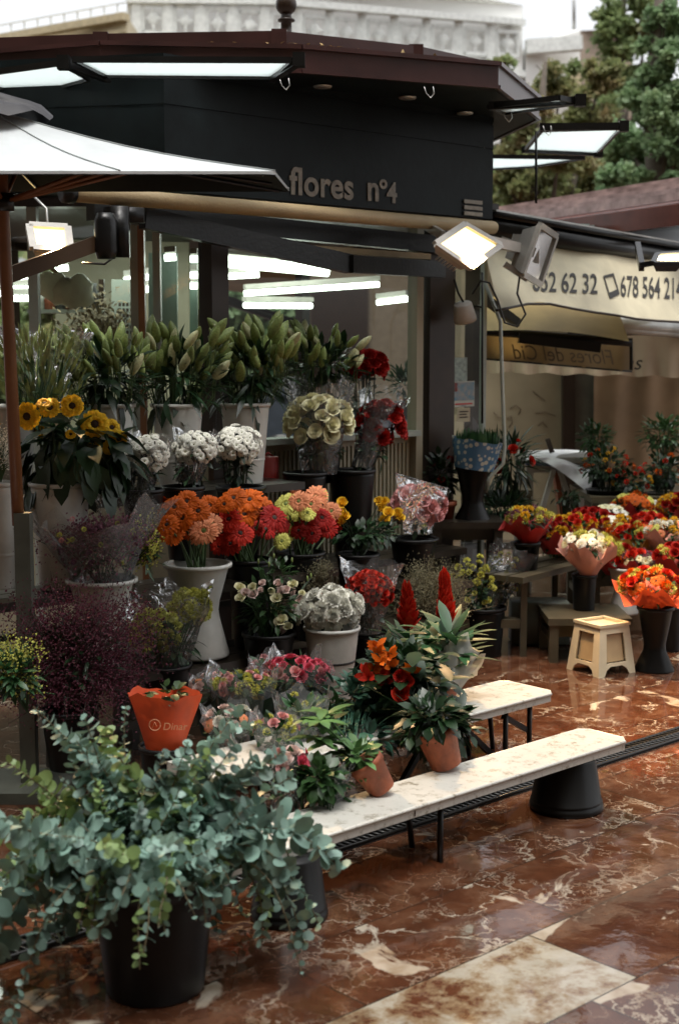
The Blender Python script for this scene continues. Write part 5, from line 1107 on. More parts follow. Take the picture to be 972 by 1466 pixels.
def benchmat():
    m = mat('scuffed white laminate', (.50,.49,.44), .28, var=.1, scale=3, detail=8, bump=.1, bscale=60); t = m.node_tree; b = t.nodes['Principled BSDF']
    tc = t.nodes.new('ShaderNodeTexCoord'); n_ = t.nodes.new('ShaderNodeTexNoise'); n_.inputs['Scale'].default_value = 26; n_.inputs['Detail'].default_value = 9; n_.inputs['Roughness'].default_value = .75
    t.links.new(tc.outputs['Object'], n_.inputs['Vector']); r = t.nodes.new('ShaderNodeValToRGB'); r.color_ramp.elements[0].position = .36; r.color_ramp.elements[0].color = (.34,.30,.22,1); r.color_ramp.elements[1].position = .47; r.color_ramp.elements[1].color = (1,1,1,1)
    t.links.new(n_.outputs['Fac'], r.inputs[0]); old = b.inputs['Base Color'].links[0].from_socket; mx = t.nodes.new('ShaderNodeMix'); mx.data_type = 'RGBA'; mx.blend_type = 'MULTIPLY'; mx.inputs[0].default_value = .9
    t.links.new(old, mx.inputs[6]); t.links.new(r.outputs[0], mx.inputs[7]); t.links.new(mx.outputs[2], b.inputs['Base Color']); return m
M['benchtop'] = benchmat()
b1 = plank('display_bench', 'long white plank bench nearest the camera resting on an upturned black bucket', -2.25, -.12, 2.33, 2.535, .22, None)
b2 = plank('display_bench', 'shorter white plank bench behind with black folding legs', -1.55, .10, 1.765, 2.03, .26, None)
for bb, sl, w0, w1, z in ((b2, (-.02, -.16, -1.2), 1.79, 2.0, .225), (b1, (-1.05,), 2.35, 2.5, .185)):
    for s_ in sl:
        for w_ in (w0, w1): g = MB(); g.tube([L(s_, w_, z), L(s_+(.0 if w_ == w1 else .03), w_, 0)], .010, 6); part('leg', g, M['blackmetal'], bb)
g = MB(); g.slab(L(-.36,1.95,.2), L(-.16,1.95,.03), .02,.02); g.slab(L(-.02,1.99,.12), L(-.16,1.99,.2), .02,.02); g.slab(L(-.9,1.95,.22), L(-.7,1.95,.0), .02,.02); g.slab(L(-.5,1.95,.22), L(-.7,1.95,.0), .02,.02); part('leg_brace', g, M['blackmetal'], b2, False)
def SWG(px, py): d = G(px, py) - O; return d.dot(U), min(2.5, d.dot(N))
def upturned(s_, w_, h, rb, rt, label):
    f_ = L(s_, w_, 0); g = MB(); g.lathe(f_, [(rb*.97,0),(rb*1.04,.004),(rb*1.04,.02),(rb,.024),(rt,h-.006),(rt*.97,h),(0,h)], 32); o = single('upturned_bucket', g, M['blackplastic'], label, 'bucket', f_)
    g = MB(); g.lathe(f_, [(rb*.99,.028),(rb*1.02,.032),(rb*.985,.038)], 32); part('rim', g, M['blackplastic'], o)
upturned(-.35, 2.44, .183, .122, .098, 'upturned black bucket holding up the right end of the front bench')
upturned(*SWG(447,1326), .183, .105, .088, 'upturned black bucket under the front bench beside the eucalyptus')
# ---------------------------------------------------------------- potted plants on the benches
def pot(base_c, axis, r, h, label, name='terracotta_pot', brk=False):
    q = Z.rotation_difference(Vector(axis).normalized()).to_matrix(); t = thing(name, label, 'plant pot', base_c); g = MB()
    g.lathe(base_c, [(0,0),(r*.70,0),(r*.72,.004),(r*.93,h*.80),(r,h*.80),(r,h*.985),(r*.96,h),(r*.9,h*.98),(r*.86,h*.8),(0,h*.8)], 24, M=q); part('pot_body', g, M['terracotta'], t)
    g = MB(); g.lathe(base_c + q@Vector((0,0,h*.78)), [(0,.01),(r*.5,.014),(r*.87,.0)], 16, M=q); part('soil', g, M['core'], t); return q
def benchpt(px, py, z): return G(px, py, z)
p1 = benchpt(640, 1104, .222); q1 = pot(p1 + Vector((0,.03,.01)), (-.32,-.05,1), .070, .135, 'larger tilted terracotta pot with red blooms on the front bench')
p2 = benchpt(548, 1140, .222); q2 = pot(p2 + Vector((0,.03,.012)), (-.62,-.1,1), .058, .112, 'smaller tilted terracotta pot on the front bench')
p3 = benchpt(640, 1012, .262); q3 = pot(p3 + Vector((0,.03,0)), (.0,0,1), .042, .075, 'small terracotta pot at the edge of the rear bench')
def bigleaf(mb, p_, d, ln, wd, rg, up=Z): mb.leaf(p_, d, up, ln, wd, rg.uniform(.1,.5), 5, .12)
# anthurium-like plant above pot 1
rg = random.Random(100); ft = p1 + Vector((0,.03,.01)) + q1@Vector((0,0,.12)); t = B('leafy plant with scarlet and orange blooms in the larger tilted pot', 'plant', ft, None, 'flowering_plant'); g = MB(); cP = P(572, 985, 4.95)
leaves(g, cP + Vector((.02,0,.0)), .18, .13, .16, 620, .07, .036, rg, .25, .15, .25); leaves(g, P(630, 1040, 4.75),   .12, .09, .07, 220, .075, .036, rg, .2, .1)
for k in range(18): a = rg.uniform(0,6.28); bigleaf(g, P(575+rg.uniform(-30,60), 960+rg.uniform(-30,60), 4.85), Vector((math.cos(a), math.sin(a)*.6-.3, rg.uniform(-.2,.9))), rg.uniform(.12,.2), .055, rg)
leaves(g, ft+Vector((-.02,-.01,.05)), .085, .07, .06, 150, .07, .04, rg, .35, .2)
for k in range(22): g.tube([ft-Z*.02, ft.lerp(cP,.5)+Vector((rg.uniform(-.05,.05),rg.uniform(-.04,.04),0)), cP+Vector((rg.uniform(-.13,.13),rg.uniform(-.1,.1),rg.uniform(-.1,.12)))], .003, 4, False)
part('leaves', g, M['leafdark'], t)
for (px, py, r, k) in ((574,992,.030,'rred'),(586,1012,.022,'rsc'),(583,975,.022,'rred'),(572,968,.02,'carn')): bloom(k, t, P(px, py, 4.78), (0,-1,.4), r*1.15, rg=rg)
for (px, py) in ((538,925),(545,948),(556,940),(534,958),(528,970),(548,965),(560,955),(522,965),(540,935),(552,976),(590,962)):
    c_ = P(px, py, 4.80+rg.uniform(-.04,.04)); g = MB()
    for k in range(7): g.leaf(c_, Vector((rg.uniform(-1,1), rg.uniform(-1,.2), rg.uniform(-.2,1))), Vector((0,-1,.3)), rg.uniform(.025,.05), .02, .2, 3)
    part('star_bloom', g, M['scarlet'] if rg.random() < .7 else M['orange'], t)
M['tissue'] = veil('white tissue', (.62,.62,.58), .35, .5)
# bromeliads
for (px, py, hpx, tw, lab, sd_) in ((584, 905, 76, 1.0, 'red bromeliad with splayed bracts left of the taller one', 101), (638, 905, 92, 1.3, 'tallest scarlet feather shaped bromeliad', 102)):
    rg = random.Random(sd_); Yb_ = 5.75; base = P(px+4, 975, Yb_); base.z = .262; t = B(lab, 'bromeliad', base, None, 'bromeliad'); g = MB(); s0, s1 = P(px, py, Yb_), P(px-3, py-hpx*.95, Yb_)
    for k in range(44):
        v = k/44; c_ = s0.lerp(s1, v*.78); a = k*2.4; sp_ = (1-v)*.7+.25; g.leaf(c_, Vector((math.cos(a)*sp_*(.7 if tw > 1.1 else 1.15), math.sin(a)*sp_*.6-.1, 1)), Vector((-math.cos(a), -math.sin(a), .2)), .085*tw*(1-.25*v), .040*tw, -.12, 4)
    part('bract_spike', g, M['scarlet'], t); g = MB()
    for k in range(26): a = k*2.4; bigleaf(g, base+Z*(.02+.1*rg.random()), Vector((math.cos(a), math.sin(a)*.9, rg.uniform(.45,1.5))), rg.uniform(.15,.26), .04, rg)
    g.tube([base, s0, s1], .007, 6); part('leaves', g, M['leafmid'], t)
    g = MB(); g.lathe(base, [(0,0),(.045,0),(.06,.10),(.062,.10),(.0,.09)], 16); part('pot', g, M['blackplastic'], t)
# broad green leaves between, with white tissue wrapped plant over pot 3
rg = random.Random(103); ft = p3+Vector((0,.03,.06)); t = B('glossy green plant wrapped in white tissue above the small terracotta pot', 'plant', ft, None, 'wrapped_plant'); g = MB()
for k in range(80): a = rg.uniform(0,6.28); bigleaf(g, P(640+rg.uniform(-45,22), 930+rg.uniform(-22,40), 5.30+rg.uniform(-.08,.1)), Vector((math.cos(a), math.sin(a)*.7-.2, rg.uniform(-.1,1.0))), rg.uniform(.09,.17), .045, rg)
for k in range(8): g.tube([ft, P(640+rg.uniform(-35,15), 935, 5.32)], .003, 4, False)
part('leaves', g, M['leafmid'], t); g = MB(); cone(ft-Z*.02, .03, P(660, 935, 5.30), .085, g, .3, 104, ruffle=.2); part('tissue_wrap', g, M['tissue'], t)
# plant lying in pot 2
rg = random.Random(105); ft = p2 + Vector((0,.03,.01)) + q2@Vector((0,0,.09)); t = B('small plant with pale green leaves growing from the smaller tilted pot', 'plant', ft, None, 'young_plant'); g = MB()
for k in range(9):
    e = ft + Vector((-.10-.05*rg.random(), rg.uniform(-.05,.05), .10+rg.uniform(-.03,.07))); g.tube([ft, e], .003, 4, False)
    for j in range(6): a = rg.uniform(0,6.28); bigleaf(g, e, Vector((math.cos(a), math.sin(a), rg.uniform(-.1,.7))), rg.uniform(.05,.1), .032, rg)
leaves(g, ft+Vector((-.03,-.005,.035)), .055, .05, .04, 60, .055, .03, rg, .3, .3)
part('leaves', g, mat('light green leaves', (.08,.17,.05), .4, var=.4, transl=.2), t)
rg = random.Random(106); ft = P(500, 1075, 4.7); ft.z = .262; t = B('dark kale like foliage plant on the rear bench', 'plant', ft, None, 'foliage_plant'); g = MB(); leaves(g, P(505, 1000, 4.9), .10, .08, .09, 170, .05, .032, rg, .2, .2); leaves(g, P(520,1060,4.75), .12, .08, .07, 120, .06, .03, rg, .3, .1); stems(g, ft, P(505,1010,4.9), .08, .06, 18, rg); part('leaves', g, mat('blue green kale leaves', (.03,.085,.055), .4, var=.5, scale=20, transl=.1), t)
def fill_plant(px, py, rpx, rypx, by, Y, n, ln, wd, m, label, seed, up=.2):
    c = P(px, py, Y); f_ = P(px, by, Y); rg = random.Random(seed); t = B(label, 'plant', f_, None, 'foliage_plant'); g = MB(); rx, rz = PXM(rpx, Y), PXM(rypx, Y)
    leaves(g, c, rx, rx*.8, rz, n, ln, wd, rg, .3, up, .15); stems(g, f_, c, rx*.8, rx*.6, 16, rg, .003, rz*.5); part('leaves', g, M[m], t)
fill_plant(545, 1030, 48, 30, 1062, 4.95, 260, .065, .032, 'leafdark', 'dark leafy plant on the rear bench between the tilted pots', 201)
fill_plant(470, 1030, 34, 30, 1075, 4.85, 150, .055, .026, 'leaf', 'bushy green plant left of the kale on the rear bench', 202)
fill_plant(600, 1050, 26, 14, 1068, 4.72, 90, .055, .03, 'leaf', 'green leaves spilling over the rim of the larger tilted pot', 203, .1)
fill_plant(512, 1082, 22, 14, 1100, 4.52, 70, .05, .026, 'leafmid', 'green leaves spilling over the rim of the smaller tilted pot', 204, .1)
fill_plant(455, 1115, 34, 26, 1165, 4.12, 130, .05, .03, 'leaf', 'leafy greens under film at the left end of the front bench', 205)
# ---------------------------------------------------------------- film wrapped bouquets on the rear bench
def stand_bouquet(px, py, rpx, rypx, by, Y, kinds, n, label, seed, wrap='cello', br=.02, fill='leafmid', rb=.04, topk=1.3, name='bouquet', leafn=50, band=False, group=None, cat='bouquet', wrap2=None, wpy=None):
    c = P(px, py, Y); f_ = P(px, by, Y); rx, rz = PXM(rpx, Y), PXM(rypx, Y); rg = random.Random(seed); t = B(label, cat, f_, group, name)
    for p_, d in dome(c, rx, rx*.8, rz, n, rg, -.3): bloom(rg.choice(kinds), t, p_, (d+Vector((0,-.3,.5))).normalized(), br*rg.uniform(.8,1.25), rg=rg)
    g = MB(); leaves(g, c-Z*rz*.3, rx*.95, rx*.8, rz*.95, leafn, .055, .024, rg, .2, .4); leaves(g, c.lerp(f_,.5), rx*.6, rx*.5, (c.z-f_.z)*.4, leafn//2, .06, .02, rg); part('leaves', g, M[fill], t)
    if wrap: g = MB(); cone(f_, rb, P(px, (wpy or py-rypx*topk*.7), Y), rx*1.22, g, .2, seed+1, ruffle=.22); part('film_wrap' if 'cello' in wrap else 'paper_wrap', g, M[wrap], t)
    if wrap2: g = MB(); cone(f_-Z*.004, rb*1.05, P(px, py+rypx*1.0, Y), rx*1.06, g, .12, seed+2, ruffle=.1); part('paper_wrap', g, M[wrap2], t)
    if band: g = MB(); a = f_.lerp(c, .62); cone(a, (rb+(rx*1.06-rb)*.60), a+Z*.012, (rb+(rx*1.06-rb)*.66), g, .06, seed+2, rows=2); part('gold_band', g, mat('gold ribbon', (.40,.27,.06), .3, metal=.5), t)
    return t
stand_bouquet(350, 980, 42, 16, 1060, 4.95, ('lpom','lpom','ypom','rpink'), 34, 'bouquet with lemon blooms and a gold band in clear film', 110, br=.017, wrap='cellomilk', wrap2='dark green paper', band=True, rb=.075)
stand_bouquet(425, 962, 44, 18, 1040, 5.1, ('pcarn','rpink','pcarn'), 34, 'pink carnation bouquet wrapped in clear film', 111, br=.020, wrap='cellomilk', wrap2='dark green paper', band=True, rb=.07)
stand_bouquet(305, 985, 30, 16, 1050, 5.05, ('rpink','gsal','rblush'), 14, 'blush pink bouquet in cloudy film right of the orange wrap', 112, br=.024, wrap='cellomilk', wrap2='dark green paper')
stand_bouquet(392, 958, 34, 16, 1040, 5.3, ('ppom','rpink'), 16, 'pale pink bouquet peeking out behind the lemon one', 113, br=.02, wrap='cellomilk')
stand_bouquet(433, 1022, 34, 30, 1085, 4.75, ('lpom','bud'), 10, 'square film bag of pale green sprays', 114, br=.014, wrap='cellomilk', fill='leafmid', rb=.06, leafn=120)
rg = random.Random(115); q_ = P(335, 1075, 4.6); t = B('silver edged folded film poking up behind the eucalyptus', 'wrapping', q_, None, 'folded_film'); g = MB(); g.sheet(lambda u, v: P(305+u*50+v*(10), 1078-(1-abs(u-.35)*1.6)*38*(1-v)+v*8, 4.6+.03*math.sin(u*9)+v*.02), 12, 6); part('film_sheet', g, M['cellomilk'], t)
stand_bouquet(330, 1035, 34, 20, 1085, 4.75, ('rblush','wcarn','gsal'), 16, 'small pale bouquet in film low behind the eucalyptus', 117, wrap='cellomilk', br=.022, rb=.05)
stand_bouquet(395, 1045, 30, 18, 1095, 4.6, ('rpink','lpom'), 12, 'pink and lemon posy in film just behind the eucalyptus top', 118, wrap='cellomilk', br=.02, rb=.045)
# orange paper wrap with a faint mark, in a black bucket
ob = P(236, 1062, 4.55); t = B('plain orange paper wrap with a pale round mark standing behind the eucalyptus', 'bouquet', ob, None, 'orange_wrap_bouquet'); g = MB()
c0, c1 = P(236, 1072, 4.55), P(237, 992, 4.55); cone(c0, .062, c1, .122, g, .03, 120, ruffle=.03, sq=.6); pw = part('paper_wrap', g, M['orange paper'], t)
rg = random.Random(121); g = MB(); leaves(g, P(238, 992, 4.55), .09, .05, .02, 26, .05, .03, rg, .1, .4); part('leaves', g, M['leaf'], t)
g = MB(); cm = P(222, 1038, 4.44); g.tube([cm + Vector((math.cos(a)*.018, 0, math.sin(a)*.018)) for a in [k*2*math.pi/16 for k in range(17)]], .0015, 4); g.tube([cm+Vector((-.008,-.001,-.009)), cm+Vector((0,-.001,.010)), cm+Vector((.006,-.001,-.004))], .0015, 4)
M['fadedmark'] = mat('faded pale print', (.55,.28,.15), .6); part('round_mark', g, M['fadedmark'], pw)
mb = textmesh('Dinar', .034, M['fadedmark'], 0, shear=.2, depth=0); warp(mb, lambda v: P(233, 1045, 4.44) + Vector((v.x, 0, v.y))); part('lettering', mb, M['fadedmark'], pw, False)
bucket(236, 1066, 74, 1170, 0, 'black', 'black bucket under the orange paper wrap', GB, Yd=4.55)
# pink bloom wraps lying on the front bench by the eucalyptus
stand_bouquet(412, 1092, 22, 14, 1170, 4.15, ('pcarn','rpink','rblush'), 9, 'pink and white blooms in film at the eucalyptus edge', 122, br=.024, wrap='cello', fill='leafmid', rb=.05)
stand_bouquet(470, 1108, 30, 18, 1160, 4.2, ('bud','rblush'), 7, 'crumpled film bouquet of pale leaves on the front bench', 123, br=.014, wrap='cellomilk', fill='leafmid', rb=.045, leafn=90)
# a stray red cushion like can between the buckets
g = MB(); g.lathe(W(384, 702, .15), [(0,0),(.05,0),(.052,.01),(.052,.16),(.048,.165),(0,.165)], 18); g.tube([W(384,655,.15)+Vector((-.03,0,0)), W(384,648,.15), W(384,655,.15)+Vector((.03,0,0))], .006, 5); single('red_can', g, mat('dull red can', (.30,.03,.025), .4), 'red can standing behind the daisies by the kiosk counter', 'can', W(384, 702, .15))

# ---------------------------------------------------------------- eucalyptus
def eucalyptus():
    base = G(213, 1448, 0); base = Vector((base.x, base.y+.13, 0)); rim = .30; g = MB()
    g.lathe(base, [(0,0),(.118,0),(.122,.008),(.150,.265),(.150,.282),(.156,.284),(.158,.302),(.150,.304),(.146,.29),(.11,.05),(0,.05)], 40)
    o = single('flower_bucket', g, M['blackplastic'], 'big black bucket in the foreground spilling over with eucalyptus', 'bucket', base); g = MB(); g.lathe(base, [(.155,.300),(.161,.302),(.161,.308),(.154,.309)], 40); part('rim', g, M['blackplastic'], o)
    t = B('blue green eucalyptus branches spilling over the foreground black bucket', 'eucalyptus', base+Z*rim, None, 'eucalyptus_bunch'); rg = random.Random(131); c0 = base + Z*(rim-.04)
    specs = []
    for k in range(120):
        a = 2*math.pi*k*.381966 + rg.uniform(-.3,.3)
        front = math.sin(a) < -.15 and math.cos(a) > -.7                # the camera side stays open over the bucket
        if k < 52: el, ln, dr = rg.uniform(.75,1.4), rg.uniform(.16,.34), rg.uniform(.1,.6)
        elif k < 88: el, ln, dr = rg.uniform(.3,.85), rg.uniform(.26,.46), rg.uniform(.9,1.7)
        else: el, ln, dr = rg.uniform(.2,.6), rg.uniform(.32,.56), rg.uniform(1.7,2.6)
        if front: ln *= (.75 if k < 52 else .38)
        if math.cos(a) > .4: ln *= .72
        specs.append((a, el, ln, dr))
    for (px, py) in ((48,1012),(122,1028),(10,1090),(110,1060),(235,1075),(270,1062),(300,1080),(335,1068),(370,1085),(405,1075),(420,1110),(320,1110),(255,1105),(180,1080),(150,1045),(5,1290),(35,1370),(85,1320),(0,1180),(60,1230)): specs.append(('to', px, py))
    for s_ in specs:
        pts = []; p_ = c0 + Vector((rg.uniform(-.09,.09), rg.uniform(-.09,.09), 0))
        if s_[0] == 'to':
            e = P(s_[1], s_[2], 3.45); m_ = p_.lerp(e, .5)+Vector((rg.uniform(-.03,.03),0,.03)); pts = [p_.lerp(m_, i/5).lerp(m_.lerp(e, i/5), i/5) for i in range(6)]; N_ = 6
        else:
            a, el, ln, dr = s_; N_ = 9; d = Vector((math.cos(a)*math.cos(el), math.sin(a)*math.cos(el)*.85, math.sin(el))); st = ln/N_*1.25
            rim_out = c0 + Vector((math.cos(a), math.sin(a), 0))*.13 + Z*.09; pts = [p_, rim_out] if el < .9 else [p_]; q_ = pts[-1].copy()
            for i in range(N_): d = (d + Vector((rg.uniform(-.16,.16), rg.uniform(-.16,.16), -dr*.16))).normalized(); q_ = q_ + d*st; q_.z = max(q_.z, .03); pts.append(q_.copy())
        g = MB(); g.mi = 0; g.tube(pts, [.0032 - .002*i/len(pts) for i in range(len(pts))], 5, False)
        yel = rg.random() < .22; big = rg.uniform(.013, .031); tot = 0; acc = 0; step = rg.uniform(.017,.027) if (s_[0] == 'to' or s_[1] > .7) else rg.uniform(.023,.036); side = rg.uniform(0,3)
        st0 = .12 if s_[0] != 'to' else .10
        length = sum((pts[i+1]-pts[i]).length for i in range(len(pts)-1)); x_ = 0; pos = st0
        def at(dist):
            for i in range(len(pts)-1):
                l_ = (pts[i+1]-pts[i]).length
                if dist <= l_: return pts[i].lerp(pts[i+1], dist/l_), (pts[i+1]-pts[i]).normalized()
                dist -= l_
            return pts[-1], (pts[-1]-pts[-2]).normalized()
        g.mi = 1
        while pos < length:
            c_, d = at(pos); tt = pos/length; r = big*(1.15-.65*tt**2)*rg.uniform(.65,1.2); ax = d.orthogonal().normalized(); ax.rotate(Quaternion(d, side)); side += 1.5+rg.uniform(-.9,.9)
            for sg in (1, -1):
                o_ = (ax*sg + d*rg.uniform(.1,.6)).normalized(); nn = (d*.7 - o_*o_.dot(d) + Vector((rg.uniform(-1,1), rg.uniform(-1.1,.6), rg.uniform(-.3,1)))).normalized(); y = nn.cross(o_).normalized(); nn = o_.cross(y)
                ctr = c_ + o_*(r*1.02); b_ = len(g.v); g.vert(ctr - nn*r*.10)
                for j in range(9):
                    an = 2*math.pi*j/9; rr = r*(1.06 if j in (0,) else 1)*(.93+.1*rg.random()); g.vert(ctr + o_*math.cos(an)*rr*1.05 + y*math.sin(an)*rr*.95 + nn*r*.08*math.cos(2*an))
                for j in range(9): g.face((b_, b_+1+j, b_+1+(j+1)%9))
            pos += step*(1.0-.35*tt)
        part('branch', g, [M['twig'], M['eucyel'] if yel else M['euc']], t)
eucalyptus()
# a second low spray resting at the far left of the frame
# ---------------------------------------------------------------- right side: crates, tables, bouquets
def pbox(px0, px1, py, Y0, Y1, th, m, t, nm): # board whose top front edge is at py
    z = P(0, py, Y0).z; x0, x1 = P(px0, py, Y0).x, P(px1, py, Y0).x; g = MB(); g.box(((x0+x1)/2, (Y0+Y1)/2, z-th/2), (x1-x0, Y1-Y0, th)); part(nm, g, m, t, False); return x0, x1, z
def simple_table(px0, px1, py, Y0, Y1, label, name='display_table', rail=None, m='table', legs=True, cat='table'):
    t = thing(name, label, cat, Vector(((P(px0,py,Y0).x+P(px1,py,Y0).x)/2, (Y0+Y1)/2, 0))); x0, x1, z = pbox(px0, px1, py, Y0, Y1, .035, M[m], t, 'table_top')
    for x in (x0+.03, x1-.03):
        for y in (Y0+.03, Y1-.03): g = MB(); g.box((x, y, (z-.036)/2), (.045, .045, z-.036)); part('leg', g, M[m], t, False)
    g = MB(); g.box(((x0+x1)/2, Y0+.05, z-.07), (x1-x0-.1, .02, .06)); 
    if rail: part('rail', g, M[m], t, False); g = MB(); g.box(((x0+x1)/2, Y1-.03, rail), (x1-x0-.1, .03, .04)); part('rail', g, M[m], t, False); g = MB(); g.box((x0+.03, (Y0+Y1)/2, rail), (.03, Y1-Y0-.1, .04))
    part('rail', g, M[m], t, False); return t, z
simple_table(618, 722, 748, 7.5, 7.95, 'dark wooden crate table holding the blue paper pot right of the kiosk post', rail=.3, m='shelf')
simple_table(664, 762, 702, 8.1, 8.4, 'olive shelf table edge behind the blue paper pot', rail=.4)
T1 = thing('display_table', 'narrow olive slatted table with one tall front leg left of the cream stool', 'table', P(790, 900, 7.3) * 1)
a1 = P(738, 826, 7.1); z1 = a1.z; b1_ = G(848, 798, z1); off_ = (b1_-a1).normalized().cross(Z).normalized()*-.24
if off_.y < 0: off_ = -off_
for k_ in range(3): g = MB(); g.slab(a1+off_*(k_*.42)-Z*.015, b1_+off_*(k_*.42)-Z*.015, .085, .03); part('slat', g, M['table'], T1, False)
for p_ in (a1.lerp(b1_, .10), a1.lerp(b1_, .93)+off_*.84, a1.lerp(b1_,.10)+off_*.84): g = MB(); q_ = Vector((p_.x, p_.y, 0)); g.slab(q_, q_+Z*(z1-.03), .032, .032, Vector((0,1,0))); part('leg', g, M['table'], T1, False)
l0 = a1.lerp(b1_, .10); g = MB(); l0 = Vector((l0.x, l0.y, .17)); g.slab(l0, l0+off_*.84, .03, .045); part('rail', g, M['table'], T1, False); g = MB(); g.slab(l0+Vector((-.02,0,0)), l0+Vector((-.34,-.04,.01)), .03, .045); part('rail', g, M['table'], T1, False)
T3, z3_ = simple_table(846, 1010, 806, 7.62, 8.5, 'wide olive table behind under the red paper bouquets', rail=.16)
T2, z2 = simple_table(785, 905, 886, 7.0, 7.42, 'low olive table in front of the long bouquet table', rail=.12)
g = MB(); g.box((P(776,925,7.35).x, 7.5, .12), (.30,.2,.22)); single('grey_box', g, mat('grey green crate', (.16,.18,.15), .45), 'pale grey green crate under the olive table left of the stool', 'crate', (P(776,925,7.35).x, 7.5, .01))
# blue patterned pot with tulips on a black footed vase
vb_ = bucket(677, 668, 50, 748, 0, 'blackfoot', 'black footed vase under the blue patterned paper pot', 'black footed vases', Yd=7.68, name='footed_vase')
t = B('green tulip leaves in blue and white patterned paper', 'tulips', vb_[0], None, 'tulip_bouquet')
bm = mat('blue floral paper', (.06,.17,.30), .5, bump=.3, bscale=20); nt_ = bm.node_tree; vo = nt_.nodes.new('ShaderNodeTexVoronoi'); vo.inputs['Scale'].default_value = 34; tc_ = nt_.nodes.new('ShaderNodeTexCoord'); nt_.links.new(tc_.outputs['Object'], vo.inputs['Vector'])
rp_ = nt_.nodes.new('ShaderNodeValToRGB'); rp_.color_ramp.elements[0].position = .36; rp_.color_ramp.elements[0].color = (.50,.52,.46,1); rp_.color_ramp.elements[1].position = .42; rp_.color_ramp.elements[1].color = (.06,.16,.28,1); nt_.links.new(vo.outputs['Distance'], rp_.inputs[0]); nt_.links.new(rp_.outputs[0], nt_.nodes['Principled BSDF'].inputs['Base Color'])
g = MB(); cone(P(678, 671, 7.68), .108, P(684, 630, 7.68), .137, g, .05, 140); part('paper_wrap', g, bm, t)
rg = random.Random(141); g = MB(); c_ = P(684, 634, 7.68)
for k in range(150): a = rg.uniform(0,6.28); r = rg.random()**.5*.115; g.leaf(c_+Vector((math.cos(a)*r, math.sin(a)*r, -.03)), Vector((math.cos(a)*.35, math.sin(a)*.35, 1)), Vector((math.cos(a),math.sin(a),.2)), rg.uniform(.07,.11), .018, .25, 3)
g2 = MB(); part('leaves', g, M['leafmid'], t)
def shrub(px, py, rpx, rypx, by, Y, label, seed, m='leafdark', n=260, ln=.06, wd=.022, cat='plant', name='potted_plant', blooms=(), bn=0, br=.025, pot_=None, up=.3):
    c = P(px, py, Y); f_ = P(px, by, Y); rg = random.Random(seed); t = B(label, cat, f_, None, name); g = MB(); rx, rz = PXM(rpx, Y), PXM(rypx, Y)
    leaves(g, c, rx, rx*.8, rz, n, ln, wd, rg, .2, up, .3); stems(g, f_, c, rx*.8, rx*.6, 14, rg, .004, rz*.5); part('leaves', g, M[m], t)
    if bn:
        for p_, d in dome(c, rx*.95, rx*.8, rz*.95, bn, rg, -.4): bloom(rg.choice(blooms), t, p_, (d+Vector((0,-.3,.3))).normalized(), br*rg.uniform(.7,1.2), rg=rg)
    if pot_: g = MB(); r = PXM(pot_, Y)/2; h = .12; g.lathe(f_ - Z*.10, [(0,0),(r*.75,0),(r,h),(r*1.03,h),(r*.9,h*.9),(0,h*.85)], 18); part('pot', g, M['blackplastic'], t)
    return t
shrub(727, 662, 34, 34, 742, 7.95, 'dark leafy lilies with orange red buds right of the blue pot', 142, 'leafdark', 220, .13, .02, 'lilies', 'lily_plant', ('rred','rsc'), 9, .028)
shrub(632, 678, 20, 28, 730, 7.75, 'dark plant with a red star bloom left of the footed vase', 143, 'leafdark', 120, .08, .03, blooms=('rpom',), bn=3, br=.03, pot_=34)
shrub(720, 728, 48, 18, 760, 7.9, 'dark green foliage hanging over the olive shelf', 144, 'leafdark', 260, .09, .02)
g = MB(); g.lathe(P(636, 746, 7.68), [(0,0),(.045,0),(.06,.085),(.068,.085),(.068,.11),(.055,.11),(.05,.08),(0,.08)], 20); single('terracotta_pot', g, M['terracotta'], 'empty dull terracotta pot beside the footed vase on the crate table', 'plant pot', P(636, 746, 7.68))
